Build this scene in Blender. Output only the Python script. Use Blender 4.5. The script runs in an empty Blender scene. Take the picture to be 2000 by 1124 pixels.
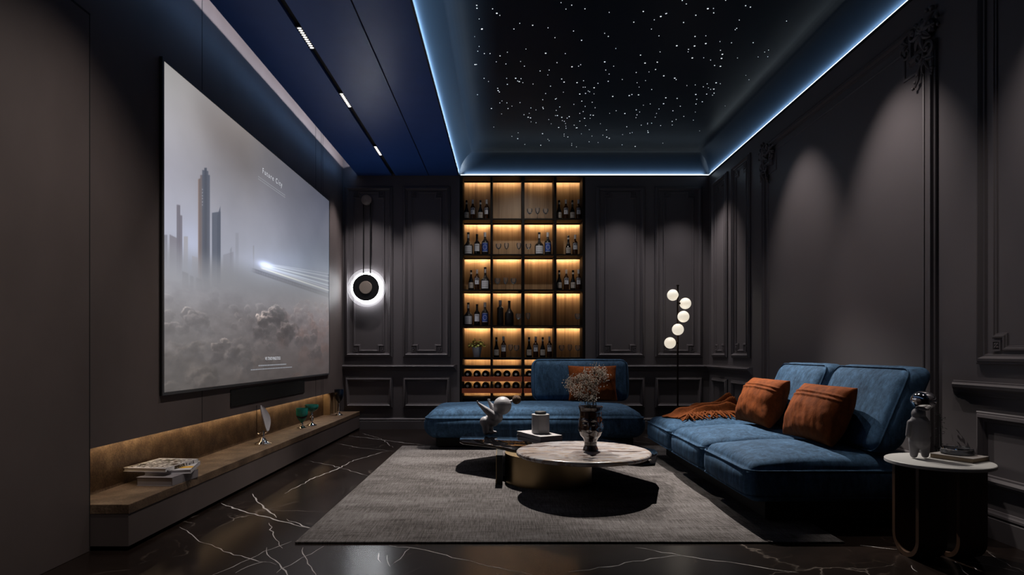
import bpy, bmesh, math, random
import numpy as np
from mathutils import Vector, Matrix, noise as mnoise

random.seed(7)
rng = np.random.default_rng(7)
S = bpy.context.scene
COL = S.collection
PI = math.pi

# ------------------------------------------------------------------ camera, world, exposure
F, CX, CY, H = 1200.0, 990.0, 688.0, 1.1          # focal length and vanishing point in the 2000x1124 frame
XL, XR, YB, ZC, ZT, YR = -2.332, 2.877, 8.74, 3.61, 3.91, -1.2
cam_d = bpy.data.cameras.new('camera')
cam_d.sensor_width = 36.0
cam_d.lens = F / 2000.0 * 36.0
cam_d.shift_x = (1000 - CX) / 2000.0
cam_d.shift_y = (CY - 562) / 2000.0
cam_d.clip_start = 0.05
cam = bpy.data.objects.new('camera', cam_d)
cam.location = (0, 0, H)
cam.rotation_euler = (PI / 2, 0, 0)
COL.objects.link(cam)
S.camera = cam

w = bpy.data.worlds.new('world')
S.world = w
w.use_nodes = True
w.node_tree.nodes['Background'].inputs[0].default_value = (0.5, 0.6, 0.9, 1)
w.node_tree.nodes['Background'].inputs[1].default_value = 0.003

S.view_settings.view_transform = 'Standard'
S.view_settings.look = 'None'
S.view_settings.gamma = 1.0
S.view_settings.use_curve_mapping = False
S.view_settings.exposure = 0.0
S.cycles.use_denoising = True
S.cycles.max_bounces = 8
S.cycles.sample_clamp_indirect = 3.0
S.cycles.caustics_reflective = False
S.cycles.caustics_refractive = False
S.cycles.blur_glossy = 0.5


def lamp(kind, name, loc, direction, energy, color, **kw):
    d = bpy.data.lights.new(name, kind)
    d.energy = energy
    d.color = color
    for k, v in kw.items():
        setattr(d, k, v)
    o = bpy.data.objects.new(name, d)
    o.location = loc
    o.rotation_euler = Vector(direction).to_track_quat('-Z', 'Y').to_euler()
    COL.objects.link(o)
    return o


WARMW = (1.0, 0.93, 0.86)
ICE = (0.82, 0.95, 1.0)
GOLD = (1.0, 0.72, 0.42)
# recessed ceiling downlights over the carpet and tables
def spot(name, x, y, z, e, ang, blend, col=WARMW, tgt=None, rad=0.03):
    d = (0, 0, -1) if tgt is None else Vector(tgt) - Vector((x, y, z))
    return lamp('SPOT', name, (x, y, z), d, e, col, spot_size=math.radians(ang), spot_blend=blend, shadow_soft_size=rad)

spot('downlight_key', 0.0, 7.25, 3.86, 1480, 56, 1.0, tgt=(-0.22, 5.70, 0.3), rad=0.02)
spot('downlight_chaise', 0.2, 7.62, 3.86, 220, 56, 0.8)
spot('downlight_sofa', 1.50, 6.75, 3.86, 1450, 46, 1.0, tgt=(1.78, 4.85, 0.3))
spot('downlight_side_table', 1.7, 4.9, 3.86, 230, 24, 0.8, tgt=(2.33, 3.33, 0.5))
spot('cabinet_front_fill', 0.22, 7.5, 3.86, 48, 70, 1.0, tgt=(0.22, 8.95, 2.35))  # unseen fill spot added to light the bottle labels from the front
# wall washers: back wall, then right wall
for x in (-1.95, -1.14, 1.60, 2.44):
    spot('wall_washer_back', x, 8.24, 3.58, 92 if x < 0 else 58, 80, 0.85, col=(1.0, 0.94, 0.95))
for y, e in ((8.05, 46), (5.95, 68), (4.49, 88), (2.95, 74)):
    spot('wall_washer_right', 2.05, y, 3.58, e, 62, 0.9, col=(1.0, 0.90, 0.86), tgt=(2.877, y, 2.05))
# added fill spots at the blue ceiling's thin gap, without fittings, washing the left wall and the bench
for y, e in ((1.3, 150), (3.1, 150), (4.7, 135), (6.2, 125), (7.7, 120)):
    spot('left_wall_fill_spot', -1.11, y, 3.60, e, 84 if y < 4 else 50, 1.0, tgt=(-2.33, y, -0.2 if y < 4 else 0.95), col=(1.0, 0.91, 0.85))
# LED lines that graze the coves (they face up, into the coves)
o = lamp('AREA', 'cove_led_right', (2.850, 3.8, 3.632), (0, 0, 1), 34, ICE, shape='RECTANGLE', size=0.02, size_y=9.8)
o.rotation_euler = (PI, 0.95, 0)
o = lamp('AREA', 'cove_led_left', (-0.650, 3.8, 3.632), (0, 0, 1), 115, (0.86, 0.97, 1.0), shape='RECTANGLE', size=0.02, size_y=9.8)
o.rotation_euler = (PI, -0.45, 0)
o = lamp('AREA', 'cove_led_back', (1.1, 8.712, 3.632), (0, 0, 1), 10, ICE, shape='RECTANGLE', size=3.4, size_y=0.02)
o.rotation_euler = (PI - 0.95, 0, 0)
RWL = Matrix(((0, 0, 1), (1, 0, 0), (0, 1, 0))).to_euler()   # long side along the wall, facing it
o = lamp('AREA', 'wall_wash_led', (-2.00, 3.8, 3.80), (-1, 0, 0), 54, (0.88, 0.88, 1.0), shape='RECTANGLE', size=9.8, size_y=0.012)
o.rotation_euler = RWL
o = lamp('AREA', 'wall_wash_blue_fill', (-2.124, 3.8, 3.655), (-1, 0, 0), 5.5, (0.22, 0.48, 1.0), shape='RECTANGLE', size=9.8, size_y=0.012)  # added lamp for the blue tint below the white wash, no strip here
o.rotation_euler = RWL

# ------------------------------------------------------------------ materials
def new_mat(name):
    m = bpy.data.materials.new(name)
    m.use_nodes = True
    nt = m.node_tree
    return m, nt, nt.nodes['Principled BSDF']


def ramp(nt, src, stops):
    r = nt.nodes.new('ShaderNodeValToRGB')
    els = r.color_ramp.elements
    while len(els) < len(stops):
        els.new(0.5)
    for e, (p, c) in zip(els, stops):
        e.position = p
        e.color = (*c, 1) if len(c) == 3 else c
    nt.links.new(src, r.inputs['Fac'])
    return r.outputs['Color']


def coords(nt, scale=(1, 1, 1), kind='Object', rot=(0, 0, 0)):
    t = nt.nodes.new('ShaderNodeTexCoord')
    m = nt.nodes.new('ShaderNodeMapping')
    m.inputs['Scale'].default_value = scale
    m.inputs['Rotation'].default_value = rot
    nt.links.new(t.outputs[kind], m.inputs['Vector'])
    return m.outputs['Vector']


def noise_tex(nt, vec, scale, detail=4, rough=0.55, dist=0.0):
    n = nt.nodes.new('ShaderNodeTexNoise')
    n.inputs['Scale'].default_value = scale
    n.inputs['Detail'].default_value = detail
    n.inputs['Roughness'].default_value = rough
    n.inputs['Distortion'].default_value = dist
    nt.links.new(vec, n.inputs['Vector'])
    return n.outputs['Fac']


def add_bump(nt, b, h, strength, dist=0.01):
    bp = nt.nodes.new('ShaderNodeBump')
    bp.inputs['Strength'].default_value = strength
    bp.inputs['Distance'].default_value = dist
    nt.links.new(h, bp.inputs['Height'])
    nt.links.new(bp.outputs['Normal'], b.inputs['Normal'])


def pmat(name, col, rough=0.5, metal=0.0, spec=0.5, var=0.0, vscale=(6, 6, 6), bump=0.0, bdist=0.01, coat=0.0, **kw):
    m, nt, b = new_mat(name)
    b.inputs['Base Color'].default_value = (*col, 1)
    b.inputs['Roughness'].default_value = rough
    b.inputs['Metallic'].default_value = metal
    b.inputs['Specular IOR Level'].default_value = spec
    b.inputs['Coat Weight'].default_value = coat
    v = coords(nt, vscale)
    n = noise_tex(nt, v, 1.0, 5)
    a = max(var, 0.03)
    c = ramp(nt, n, [(0.3, tuple(x * (1 - a) for x in col)), (0.7, tuple(x * (1 + a) for x in col))])
    nt.links.new(c, b.inputs['Base Color'])
    if bump:
        add_bump(nt, b, n, bump, bdist)
    for k, val in kw.items():
        b.inputs[k].default_value = val
    return m


def emat(name, col, strength, base=(0.02, 0.02, 0.02)):
    m, nt, b = new_mat(name)
    b.inputs['Base Color'].default_value = (*base, 1)
    b.inputs['Emission Color'].default_value = (*col, 1)
    b.inputs['Emission Strength'].default_value = strength
    b.inputs['Roughness'].default_value = 0.4
    return m


M = {}
M['wall'] = pmat('charcoal_paint', (0.112, 0.100, 0.104), 0.45, var=0.05, vscale=(1.2, 1.2, 1.2), spec=0.4)
M['plaster'] = pmat('brown_plaster', (0.094, 0.074, 0.070), 0.55, var=0.16, vscale=(1.6, 1.6, 1.1), bump=0.05, spec=0.35)
M['rear'] = pmat('rear_wall_paint', (0.02, 0.018, 0.018), 0.7)
M['groove'] = pmat('dark_groove', (0.004, 0.004, 0.004), 0.8)
M['blue_ceiling'] = pmat('satin_navy_ceiling', (0.026, 0.090, 0.34), 0.36, var=0.05, spec=0.28)
M['star'] = pmat('glossy_midnight_ceiling', (0.0090, 0.0165, 0.030), 0.36, var=0.05, spec=0.12)
M['cove'] = M['star']
M['black'] = pmat('black_metal', (0.006, 0.006, 0.006), 0.45, spec=0.4)
M['black_gloss'] = pmat('black_glass', (0.002, 0.002, 0.0025), 0.03, spec=0.9, coat=0.6)
M['bronze'] = pmat('dark_bronze', (0.030, 0.016, 0.010), 0.35, metal=0.6)
M['chrome'] = pmat('chrome', (0.75, 0.75, 0.76), 0.07, metal=1.0)
M['brass'] = pmat('satin_brass', (0.34, 0.25, 0.14), 0.32, metal=1.0, var=0.03)
M['tan_metal'] = pmat('muted_champagne_metal', (0.36, 0.30, 0.25), 0.5, metal=0.2)
M['white_stone'] = pmat('matt_white', (0.33, 0.315, 0.315), 0.55)
M['grey_ceramic'] = pmat('grey_ceramic', (0.20, 0.19, 0.205), 0.6)
M['sculpt'] = pmat('matt_white_resin', (0.26, 0.25, 0.26), 0.5)
M['paper'] = pmat('book_pages', (0.55, 0.51, 0.46), 0.8, var=0.12, vscale=(3, 3, 260))
M['white_cover'] = pmat('white_book_cover', (0.62, 0.60, 0.62), 0.45)
M['grey_cover'] = pmat('grey_book_cloth', (0.22, 0.20, 0.21), 0.7)
M['yellow'] = pmat('yellow_print', (0.75, 0.42, 0.04), 0.5)
M['led'] = emat('led_line', (0.75, 0.90, 1.0), 2.6)
M['star_led'] = emat('star_point', (0.85, 0.93, 1.0), 1.3)
M['grille_led'] = emat('downlight_lens', (1.0, 0.95, 0.88), 2.2)
M['ring_led'] = emat('ring_light_glow', (0.93, 0.96, 1.0), 32.0)
M['led_tape'] = emat('warm_led_tape', (1.0, 0.68, 0.32), 1.2)
M['terracotta'] = pmat('terracotta_leather', (0.33, 0.075, 0.028), 0.5, var=0.08)
M['fin'] = pmat('pale_oak_fin', (0.33, 0.22, 0.12), 0.5, var=0.1)
M['bottle'] = pmat('dark_bottle_glass', (0.007, 0.006, 0.006), 0.12, spec=0.5)
M['bottle_matt'] = pmat('smoked_bottle_glass', (0.016, 0.013, 0.012), 0.35)
M['bottle_amber'] = pmat('amber_bottle_glass', (0.040, 0.014, 0.004), 0.15)
M['label'] = pmat('pale_label', (0.50, 0.45, 0.40), 0.7, var=0.05)
M['label_white'] = pmat('white_label', (0.72, 0.72, 0.76), 0.6)
M['label_blue'] = pmat('blue_label', (0.035, 0.085, 0.36), 0.6, var=0.25, vscale=(60, 60, 60))
M['foil_white'] = pmat('white_foil', (0.60, 0.58, 0.57), 0.4)
M['ink'] = pmat('label_ink', (0.012, 0.012, 0.03), 0.6)
M['ink_soft'] = pmat('soft_label_ink', (0.16, 0.14, 0.13), 0.6)
M['teal'] = pmat('teal_glass', (0.022, 0.26, 0.22), 0.18, var=0.3, vscale=(14, 14, 14), spec=0.7)
M['navy_glass'] = pmat('navy_glass', (0.006, 0.016, 0.035), 0.15, spec=0.6)
M['vase'] = pmat('brown_glazed_glass', (0.022, 0.010, 0.007), 0.10, spec=0.9, coat=0.5)
M['pearl'] = pmat('pearl_shell', (0.50, 0.48, 0.50), 0.35, var=0.10, vscale=(9, 9, 9))
M['pot'] = pmat('white_pot_glaze', (0.66, 0.64, 0.64), 0.35)
M['leaf'] = pmat('green_leaf', (0.34, 0.40, 0.075), 0.5, var=0.3, vscale=(30, 30, 30))
M['leaf_dark'] = pmat('dark_leaf', (0.010, 0.014, 0.011), 0.4)
M['leaf_stem'] = pmat('reddish_leaf_stem', (0.13, 0.06, 0.02), 0.6)
M['blossom'] = pmat('dried_cream_blossom', (0.50, 0.43, 0.36), 0.8, var=0.2, vscale=(40, 40, 40))
M['twig'] = pmat('dark_twig', (0.03, 0.028, 0.024), 0.8)
M['grille'] = pmat('black_speaker_cloth', (0.006, 0.0055, 0.005), 0.75)
M['walnut'] = pmat('dark_walnut', (0.055, 0.026, 0.013), 0.42, var=0.3, vscale=(60, 60, 3))
M['book_tan'] = pmat('tan_book_edge', (0.27, 0.20, 0.13), 0.7, var=0.15, vscale=(3, 3, 200))
M['book_top'] = pmat('warm_grey_book_cover', (0.27, 0.245, 0.23), 0.55)
M['pom'] = pmat('brown_fur', (0.060, 0.026, 0.008), 0.85, var=0.4, vscale=(90, 90, 90), bump=0.9)
M['dark_lid'] = pmat('black_stone_lid', (0.010, 0.009, 0.009), 0.5)
M['travertine'] = M['white_stone']


def glass_mat(name, col=(1, 1, 1), rough=0.0):
    # thin clear glass: mostly see-through with a reflective rim
    m, nt, b = new_mat(name)
    out = nt.nodes['Material Output']
    tr = nt.nodes.new('ShaderNodeBsdfTransparent')
    tr.inputs[0].default_value = (*col, 1)
    gl = nt.nodes.new('ShaderNodeBsdfGlossy')
    gl.inputs['Roughness'].default_value = 0.05
    fr = nt.nodes.new('ShaderNodeLayerWeight')
    fr.inputs['Blend'].default_value = 0.35
    mx = nt.nodes.new('ShaderNodeMixShader')
    nt.links.new(fr.outputs['Fresnel'], mx.inputs[0])
    nt.links.new(tr.outputs[0], mx.inputs[1])
    nt.links.new(gl.outputs[0], mx.inputs[2])
    df = nt.nodes.new('ShaderNodeBsdfDiffuse')
    df.inputs[0].default_value = (0.75, 0.75, 0.78, 1)
    m2 = nt.nodes.new('ShaderNodeMixShader')
    m2.inputs[0].default_value = 0.07
    nt.links.new(mx.outputs[0], m2.inputs[1])
    nt.links.new(df.outputs[0], m2.inputs[2])
    nt.links.new(m2.outputs[0], out.inputs['Surface'])
    return m


M['glass'] = glass_mat('clear_glass', (0.96, 0.96, 0.96))
M['glass_thick'] = glass_mat('thick_glass', (0.55, 0.55, 0.57))


def velvet(name, col, streak=(34, 34, 5), lo=0.45, hi=1.7, bump=0.25, sheen=0.12, blotch=(9, 9, 4)):
    """brushed pile: fine streaks over cloudy patches"""
    m, nt, b = new_mat(name)
    n1 = noise_tex(nt, coords(nt, streak), 1.0, 5, 0.65, 0.5)
    n2 = noise_tex(nt, coords(nt, blotch), 1.0, 6, 0.68, 1.4)
    n3 = noise_tex(nt, coords(nt, (1, 1, 1)), 45, 4, 0.7, 0.3)
    def mth(op, a, c_):
        q = nt.nodes.new('ShaderNodeMath'); q.operation = op
        for i, z in enumerate((a, c_)):
            if isinstance(z, (int, float)): q.inputs[i].default_value = z
            else: nt.links.new(z, q.inputs[i])
        return q.outputs[0]
    s_ = mth('ADD', mth('MULTIPLY', n1, 0.32), mth('ADD', mth('MULTIPLY', n2, 0.48), mth('MULTIPLY', n3, 0.20)))
    c = ramp(nt, s_, [(0.36, tuple(x * lo for x in col)), (0.50, col), (0.64, tuple(min(1, x * hi) for x in col))])
    nt.links.new(c, b.inputs['Base Color'])
    b.inputs['Roughness'].default_value = 0.85
    b.inputs['Specular IOR Level'].default_value = 0.12
    b.inputs['Sheen Weight'].default_value = sheen
    b.inputs['Sheen Roughness'].default_value = 0.4
    b.inputs['Sheen Tint'].default_value = (*[min(1, x * 3 + 0.1) for x in col], 1)
    add_bump(nt, b, s_, bump, 0.012)
    return m


M['blue_velvet'] = velvet('blue_velvet', (0.035, 0.076, 0.136), lo=0.42, hi=1.8, sheen=0.06)
M['rust_velvet'] = velvet('rust_velvet', (0.175, 0.042, 0.0075), (22, 22, 9), 0.5, 1.45, 0.4, 0.02)
M['throw'] = velvet('rust_knit', (0.150, 0.038, 0.007), (60, 60, 60), 0.5, 1.5, 0.3, 0.02)


def wood_back():
    m, nt, b = new_mat('oak_veneer')
    v = coords(nt, (26, 26, 0.9))
    n = noise_tex(nt, v, 1.0, 7, 0.6, 0.6)
    v2 = coords(nt, (7, 7, 0.25))
    n2 = noise_tex(nt, v2, 1.0, 3, 0.5, 0.4)
    a = nt.nodes.new('ShaderNodeMath'); a.operation = 'ADD'
    nt.links.new(n, a.inputs[0]); nt.links.new(n2, a.inputs[1])
    h = nt.nodes.new('ShaderNodeMath'); h.operation = 'MULTIPLY'; h.inputs[1].default_value = 0.5
    nt.links.new(a.outputs[0], h.inputs[0])
    c = ramp(nt, h.outputs[0], [(0.33, (0.17, 0.095, 0.048)), (0.5, (0.33, 0.20, 0.105)), (0.66, (0.46, 0.30, 0.165))])
    nt.links.new(c, b.inputs['Base Color'])
    b.inputs['Roughness'].default_value = 0.45
    return m


M['oak'] = wood_back()
M['cab'] = pmat('dark_cabinet_lacquer', (0.006, 0.0045, 0.004), 0.6, spec=0.15)


def granite():
    m, nt, b = new_mat('brown_leathered_granite')
    v = coords(nt, (1, 1, 1))
    n = noise_tex(nt, v, 95, 6, 0.7)
    n2 = noise_tex(nt, v, 7, 4, 0.6)
    a = nt.nodes.new('ShaderNodeMath'); a.operation = 'ADD'
    nt.links.new(n, a.inputs[0]); nt.links.new(n2, a.inputs[1])
    h = nt.nodes.new('ShaderNodeMath'); h.operation = 'MULTIPLY'; h.inputs[1].default_value = 0.5
    nt.links.new(a.outputs[0], h.inputs[0])
    c = ramp(nt, h.outputs[0], [(0.35, (0.035, 0.020, 0.012)), (0.5, (0.11, 0.068, 0.040)), (0.66, (0.24, 0.165, 0.105))])
    nt.links.new(c, b.inputs['Base Color'])
    b.inputs['Roughness'].default_value = 0.5
    add_bump(nt, b, n, 0.5, 0.004)
    return m


M['granite'] = granite()


def floor_marble():
    m, nt, b = new_mat('dark_brown_marble')
    v = coords(nt, (1, 1, 1))
    n = noise_tex(nt, v, 2.3, 8, 0.62, 1.2)
    c = ramp(nt, n, [(0.25, (0.005, 0.0033, 0.0026)), (0.55, (0.0115, 0.0072, 0.0056)), (0.8, (0.020, 0.013, 0.010))])
    # fine hair veins
    nd = nt.nodes.new('ShaderNodeTexNoise'); nd.inputs['Scale'].default_value = 1.7; nd.inputs['Detail'].default_value = 5
    nt.links.new(v, nd.inputs['Vector'])
    mixv = nt.nodes.new('ShaderNodeMixRGB'); mixv.blend_type = 'LINEAR_LIGHT'; mixv.inputs[0].default_value = 0.30
    nt.links.new(v, mixv.inputs[1]); nt.links.new(nd.outputs['Color'], mixv.inputs[2])
    last = c
    for sc, wd, lo, hi, colr in ((0.9, 0.0035, 0.50, 0.62, (0.17, 0.14, 0.12)), (1.9, 0.004, 0.55, 0.68, (0.07, 0.05, 0.04)), (3.7, 0.006, 0.52, 0.7, (0.030, 0.020, 0.015))):
        vo = nt.nodes.new('ShaderNodeTexVoronoi'); vo.feature = 'DISTANCE_TO_EDGE'; vo.inputs['Scale'].default_value = sc
        nt.links.new(mixv.outputs[0], vo.inputs['Vector'])
        line = ramp(nt, vo.outputs['Distance'], [(0.0, (1, 1, 1)), (wd * sc * 1.6, (0, 0, 0))])
        gate = ramp(nt, noise_tex(nt, v, sc * 1.3 + 0.4, 3), [(lo, (0, 0, 0)), (hi, (1, 1, 1))])
        mul = nt.nodes.new('ShaderNodeMixRGB'); mul.blend_type = 'MULTIPLY'; mul.inputs[0].default_value = 1
        nt.links.new(line, mul.inputs[1]); nt.links.new(gate, mul.inputs[2])
        mx = nt.nodes.new('ShaderNodeMixRGB')
        nt.links.new(mul.outputs[0], mx.inputs[0]); nt.links.new(last, mx.inputs[1])
        mx.inputs[2].default_value = (*colr, 1)
        last = mx.outputs[0]
    nt.links.new(last, b.inputs['Base Color'])
    b.inputs['Roughness'].default_value = 0.22
    b.inputs['Specular IOR Level'].default_value = 0.35
    return m


M['floor'] = floor_marble()
M['vein'] = pmat('white_marble_vein', (0.50, 0.47, 0.46), 0.2, var=0.25, vscale=(9, 9, 9))


def table_marble():
    m, nt, b = new_mat('multicolour_marble')
    v = coords(nt, (2.4, 8.0, 8.0), rot=(0, 0, 0.12))
    n = noise_tex(nt, v, 1.0, 8, 0.62, 1.6)
    c = ramp(nt, n, [(0.33, (0.030, 0.022, 0.018)), (0.40, (0.16, 0.115, 0.10)), (0.46, (0.36, 0.32, 0.305)), (0.53, (0.44, 0.43, 0.44)), (0.58, (0.36, 0.25, 0.165)), (0.62, (0.21, 0.17, 0.16)), (0.70, (0.40, 0.385, 0.385))])
    nt.links.new(c, b.inputs['Base Color'])
    b.inputs['Roughness'].default_value = 0.22
    return m


M['marble'] = table_marble()


def rug_mat():
    m, nt, b = new_mat('grey_brown_woven_wool')
    v = coords(nt, (1, 1, 1))
    w1 = noise_tex(nt, coords(nt, (5, 160, 1)), 1.0, 3, 0.6)
    w2 = noise_tex(nt, coords(nt, (120, 7, 1)), 1.0, 3, 0.6)
    w3 = noise_tex(nt, v, 170, 2, 0.6)
    big = noise_tex(nt, coords(nt, (1.3, 3.0, 1)), 1.0, 4, 0.6)
    def mth(op, a, c_):
        q = nt.nodes.new('ShaderNodeMath'); q.operation = op
        for i, z in enumerate((a, c_)):
            if isinstance(z, (int, float)): q.inputs[i].default_value = z
            else: nt.links.new(z, q.inputs[i])
        return q.outputs[0]
    s = mth('ADD', mth('ADD', w1, w2), mth('ADD', w3, big))
    s = mth('MULTIPLY', s, 0.25)
    c = ramp(nt, s, [(0.42, (0.032, 0.0275, 0.026)), (0.5, (0.096, 0.086, 0.083)), (0.58, (0.175, 0.163, 0.162))])
    nt.links.new(c, b.inputs['Base Color'])
    b.inputs['Roughness'].default_value = 0.95
    b.inputs['Specular IOR Level'].default_value = 0.1
    add_bump(nt, b, s, 0.6, 0.01)
    return m


M['rug'] = rug_mat()


def globe_mat():
    # opal glass globe lamp
    m, nt, b = new_mat('opal_globe_glow')
    lw = nt.nodes.new('ShaderNodeLayerWeight'); lw.inputs['Blend'].default_value = 0.5
    c = ramp(nt, noise_tex(nt, coords(nt, (2, 2, 14)), 1.0, 2), [(0.3, (1.0, 0.86, 0.66)), (0.7, (1.0, 0.94, 0.80))])
    b.inputs['Base Color'].default_value = (0.8, 0.75, 0.68, 1)
    nt.links.new(c, b.inputs['Emission Color'])
    b.inputs['Emission Strength'].default_value = 0.72
    b.inputs['Roughness'].default_value = 0.15
    return m


M['globe'] = globe_mat()


def cover_art():
    # black and white abstract print
    m, nt, b = new_mat('abstract_print')
    v = coords(nt, (22, 9, 9), rot=(0, 0, 0.5))
    n = noise_tex(nt, v, 1.0, 3, 0.6, 2.5)
    c = ramp(nt, n, [(0.47, (0.012, 0.011, 0.010)), (0.53, (0.72, 0.70, 0.68))])
    nt.links.new(c, b.inputs['Base Color'])
    b.inputs['Roughness'].default_value = 0.35
    return m


M['cover_art'] = cover_art()

# ------------------------------------------------------------------ mesh helpers
class MB:
    """collects geometry, then links it as ONE mesh object"""
    def __init__(self):
        self.v, self.f, self.mi = [], [], []
        self.cur = 0

    def add(self, vs, fs, xf=None):
        b = len(self.v)
        for p in vs:
            p = Vector(p)
            self.v.append(tuple(xf @ p) if xf else tuple(p))
        for f in fs:
            self.f.append([b + i for i in f]); self.mi.append(self.cur)
        return self

    def box(self, x0, x1, y0, y1, z0, z1, xf=None, bev=0.0):
        bm = bmesh.new()
        bmesh.ops.create_cube(bm, size=1)
        for v in bm.verts:
            v.co = Vector(((x0 + x1) / 2 + v.co.x * (x1 - x0), (y0 + y1) / 2 + v.co.y * (y1 - y0), (z0 + z1) / 2 + v.co.z * (z1 - z0)))
        if bev:
            bmesh.ops.bevel(bm, geom=bm.edges[:], offset=bev, segments=2, profile=0.5, affect='EDGES')
        return self.bm(bm, xf)

    def bm(self, bm, xf=None):
        bm.verts.index_update()
        self.add([v.co[:] for v in bm.verts], [[q.index for q in f.verts] for f in bm.faces], xf)
        bm.free()
        return self

    def lathe(self, prof, seg=24, c=(0, 0, 0), xf=None, cap=True):
        vs, fs = [], []
        n = len(prof)
        for r, z in prof:
            for k in range(seg):
                a = 2 * PI * k / seg
                vs.append((c[0] + max(r, 1e-5) * math.cos(a), c[1] + max(r, 1e-5) * math.sin(a), c[2] + z))
        for i in range(n - 1):
            for k in range(seg):
                k2 = (k + 1) % seg
                fs.append([i * seg + k, i * seg + k2, (i + 1) * seg + k2, (i + 1) * seg + k])
        if cap:
            fs.append([k for k in range(seg)][::-1])
            fs.append([(n - 1) * seg + k for k in range(seg)])
        return self.add(vs, fs, xf)

    def sphere(self, c, r, seg=24, rings=14, sc=(1, 1, 1), xf=None):
        prof = [(math.sin(PI * i / rings), -math.cos(PI * i / rings)) for i in range(rings + 1)]
        m = Matrix.Translation(c) @ Matrix.Diagonal((r * sc[0], r * sc[1], r * sc[2], 1))
        return self.lathe(prof, seg, xf=(xf @ m) if xf else m, cap=False)

    def ico(self, c, r, sub=1, sc=(1, 1, 1)):
        bm = bmesh.new()
        bmesh.ops.create_icosphere(bm, subdivisions=sub, radius=1)
        return self.bm(bm, Matrix.Translation(c) @ Matrix.Diagonal((r * sc[0], r * sc[1], r * sc[2], 1)))

    def tube(self, pts, rad, seg=8, closed=False, cap=True):
        pts = [Vector(p) for p in pts]
        n = len(pts)
        rads = rad if isinstance(rad, (list, tuple)) else [rad] * n
        vs, fs = [], []
        up = None
        for i, p in enumerate(pts):
            if closed:
                t = (pts[(i + 1) % n] - pts[i - 1]).normalized()
            else:
                t = (pts[min(i + 1, n - 1)] - pts[max(i - 1, 0)]).normalized()
            if up is None:
                up = Vector((0, 0, 1)) if abs(t.z) < 0.9 else Vector((1, 0, 0))
            s = t.cross(up).normalized()
            up = s.cross(t).normalized()
            for k in range(seg):
                a = 2 * PI * k / seg
                vs.append(tuple(p + rads[i] * (math.cos(a) * s + math.sin(a) * up)))
        for i in range(n if closed else n - 1):
            j = (i + 1) % n
            for k in range(seg):
                k2 = (k + 1) % seg
                fs.append([i * seg + k, i * seg + k2, j * seg + k2, j * seg + k])
        if cap and not closed:
            fs.append([k for k in range(seg)][::-1])
            fs.append([(n - 1) * seg + k for k in range(seg)])
        return self.add(vs, fs)

    def prism(self, poly, z0, z1, bev=0.0, xf=None):
        bm = bmesh.new()
        a = [bm.verts.new((x, y, z0)) for x, y in poly]
        f = bm.faces.new(a)
        r = bmesh.ops.extrude_face_region(bm, geom=[f])
        for v in r['geom']:
            if isinstance(v, bmesh.types.BMVert):
                v.co.z = z1
        bmesh.ops.recalc_face_normals(bm, faces=bm.faces[:])
        if bev:
            bmesh.ops.bevel(bm, geom=bm.edges[:], offset=bev, segments=2, profile=0.5, affect='EDGES')
        return self.bm(bm, xf)

    def build(self, name, mats, parent=None, smooth=30, loc=None, rot=None, mod=None):
        me = bpy.data.meshes.new(name)
        me.from_pydata(self.v, [], self.f)
        mats = mats if isinstance(mats, (list, tuple)) else [mats]
        for mt in mats:
            me.materials.append(mt)
        if len(mats) > 1:
            me.polygons.foreach_set('material_index', self.mi)
        bm = bmesh.new(); bm.from_mesh(me)
        bmesh.ops.recalc_face_normals(bm, faces=bm.faces[:])
        bm.to_mesh(me); bm.free()
        if smooth:
            me.polygons.foreach_set('use_smooth', [True] * len(me.polygons))
            me.set_sharp_from_angle(angle=math.radians(smooth))
        o = bpy.data.objects.new(name, me)
        COL.objects.link(o)
        if parent: o.parent = parent
        if loc: o.location = loc
        if rot: o.rotation_euler = rot
        return o


def link(name, me, parent=None, loc=None, rot=None):
    o = bpy.data.objects.new(name, me)
    COL.objects.link(o)
    if parent: o.parent = parent
    if loc: o.location = loc
    if rot: o.rotation_euler = rot
    return o


def tag(o, label=None, cat=None, group=None, kind=None):
    if label: o['label'] = label
    if cat: o['category'] = cat
    if group: o['group'] = group
    if kind: o['kind'] = kind
    return o


def thing(name, label, cat, loc=(0, 0, 0), rz=0.0, group=None):
    o = bpy.data.objects.new(name, None)
    o.empty_display_size = 0.05
    o.location = loc
    o.rotation_euler = (0, 0, rz)
    COL.objects.link(o)
    return tag(o, label, cat, group)


def dup(root, loc, rz, label, group=None):
    """copy a thing with copies of its parts and their sub-parts"""
    r = root.copy(); COL.objects.link(r)
    r.location = loc; r.rotation_euler = (0, 0, rz); r['label'] = label
    if group: r['group'] = group
    for ch in list(root.children):
        c = ch.copy(); COL.objects.link(c); c.parent = r
        for g in ch.children:
            d = g.copy(); COL.objects.link(d); d.parent = c
    return r


def struct(o):
    o['kind'] = 'structure'
    return o


def bake(o, mods):
    """apply modifiers given as (type, settings) and keep one plain mesh"""
    for t, kw in mods:
        m = o.modifiers.new(t, t)
        for k, v in kw.items():
            setattr(m, k, v)
    dg = bpy.context.evaluated_depsgraph_get()
    dg.update()
    me = bpy.data.meshes.new_from_object(o.evaluated_get(dg))
    old = o.data
    o.modifiers.clear()
    o.data = me
    me.name = old.name
    bpy.data.meshes.remove(old)
    me.polygons.foreach_set('use_smooth', [True] * len(me.polygons))
    return o


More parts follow.
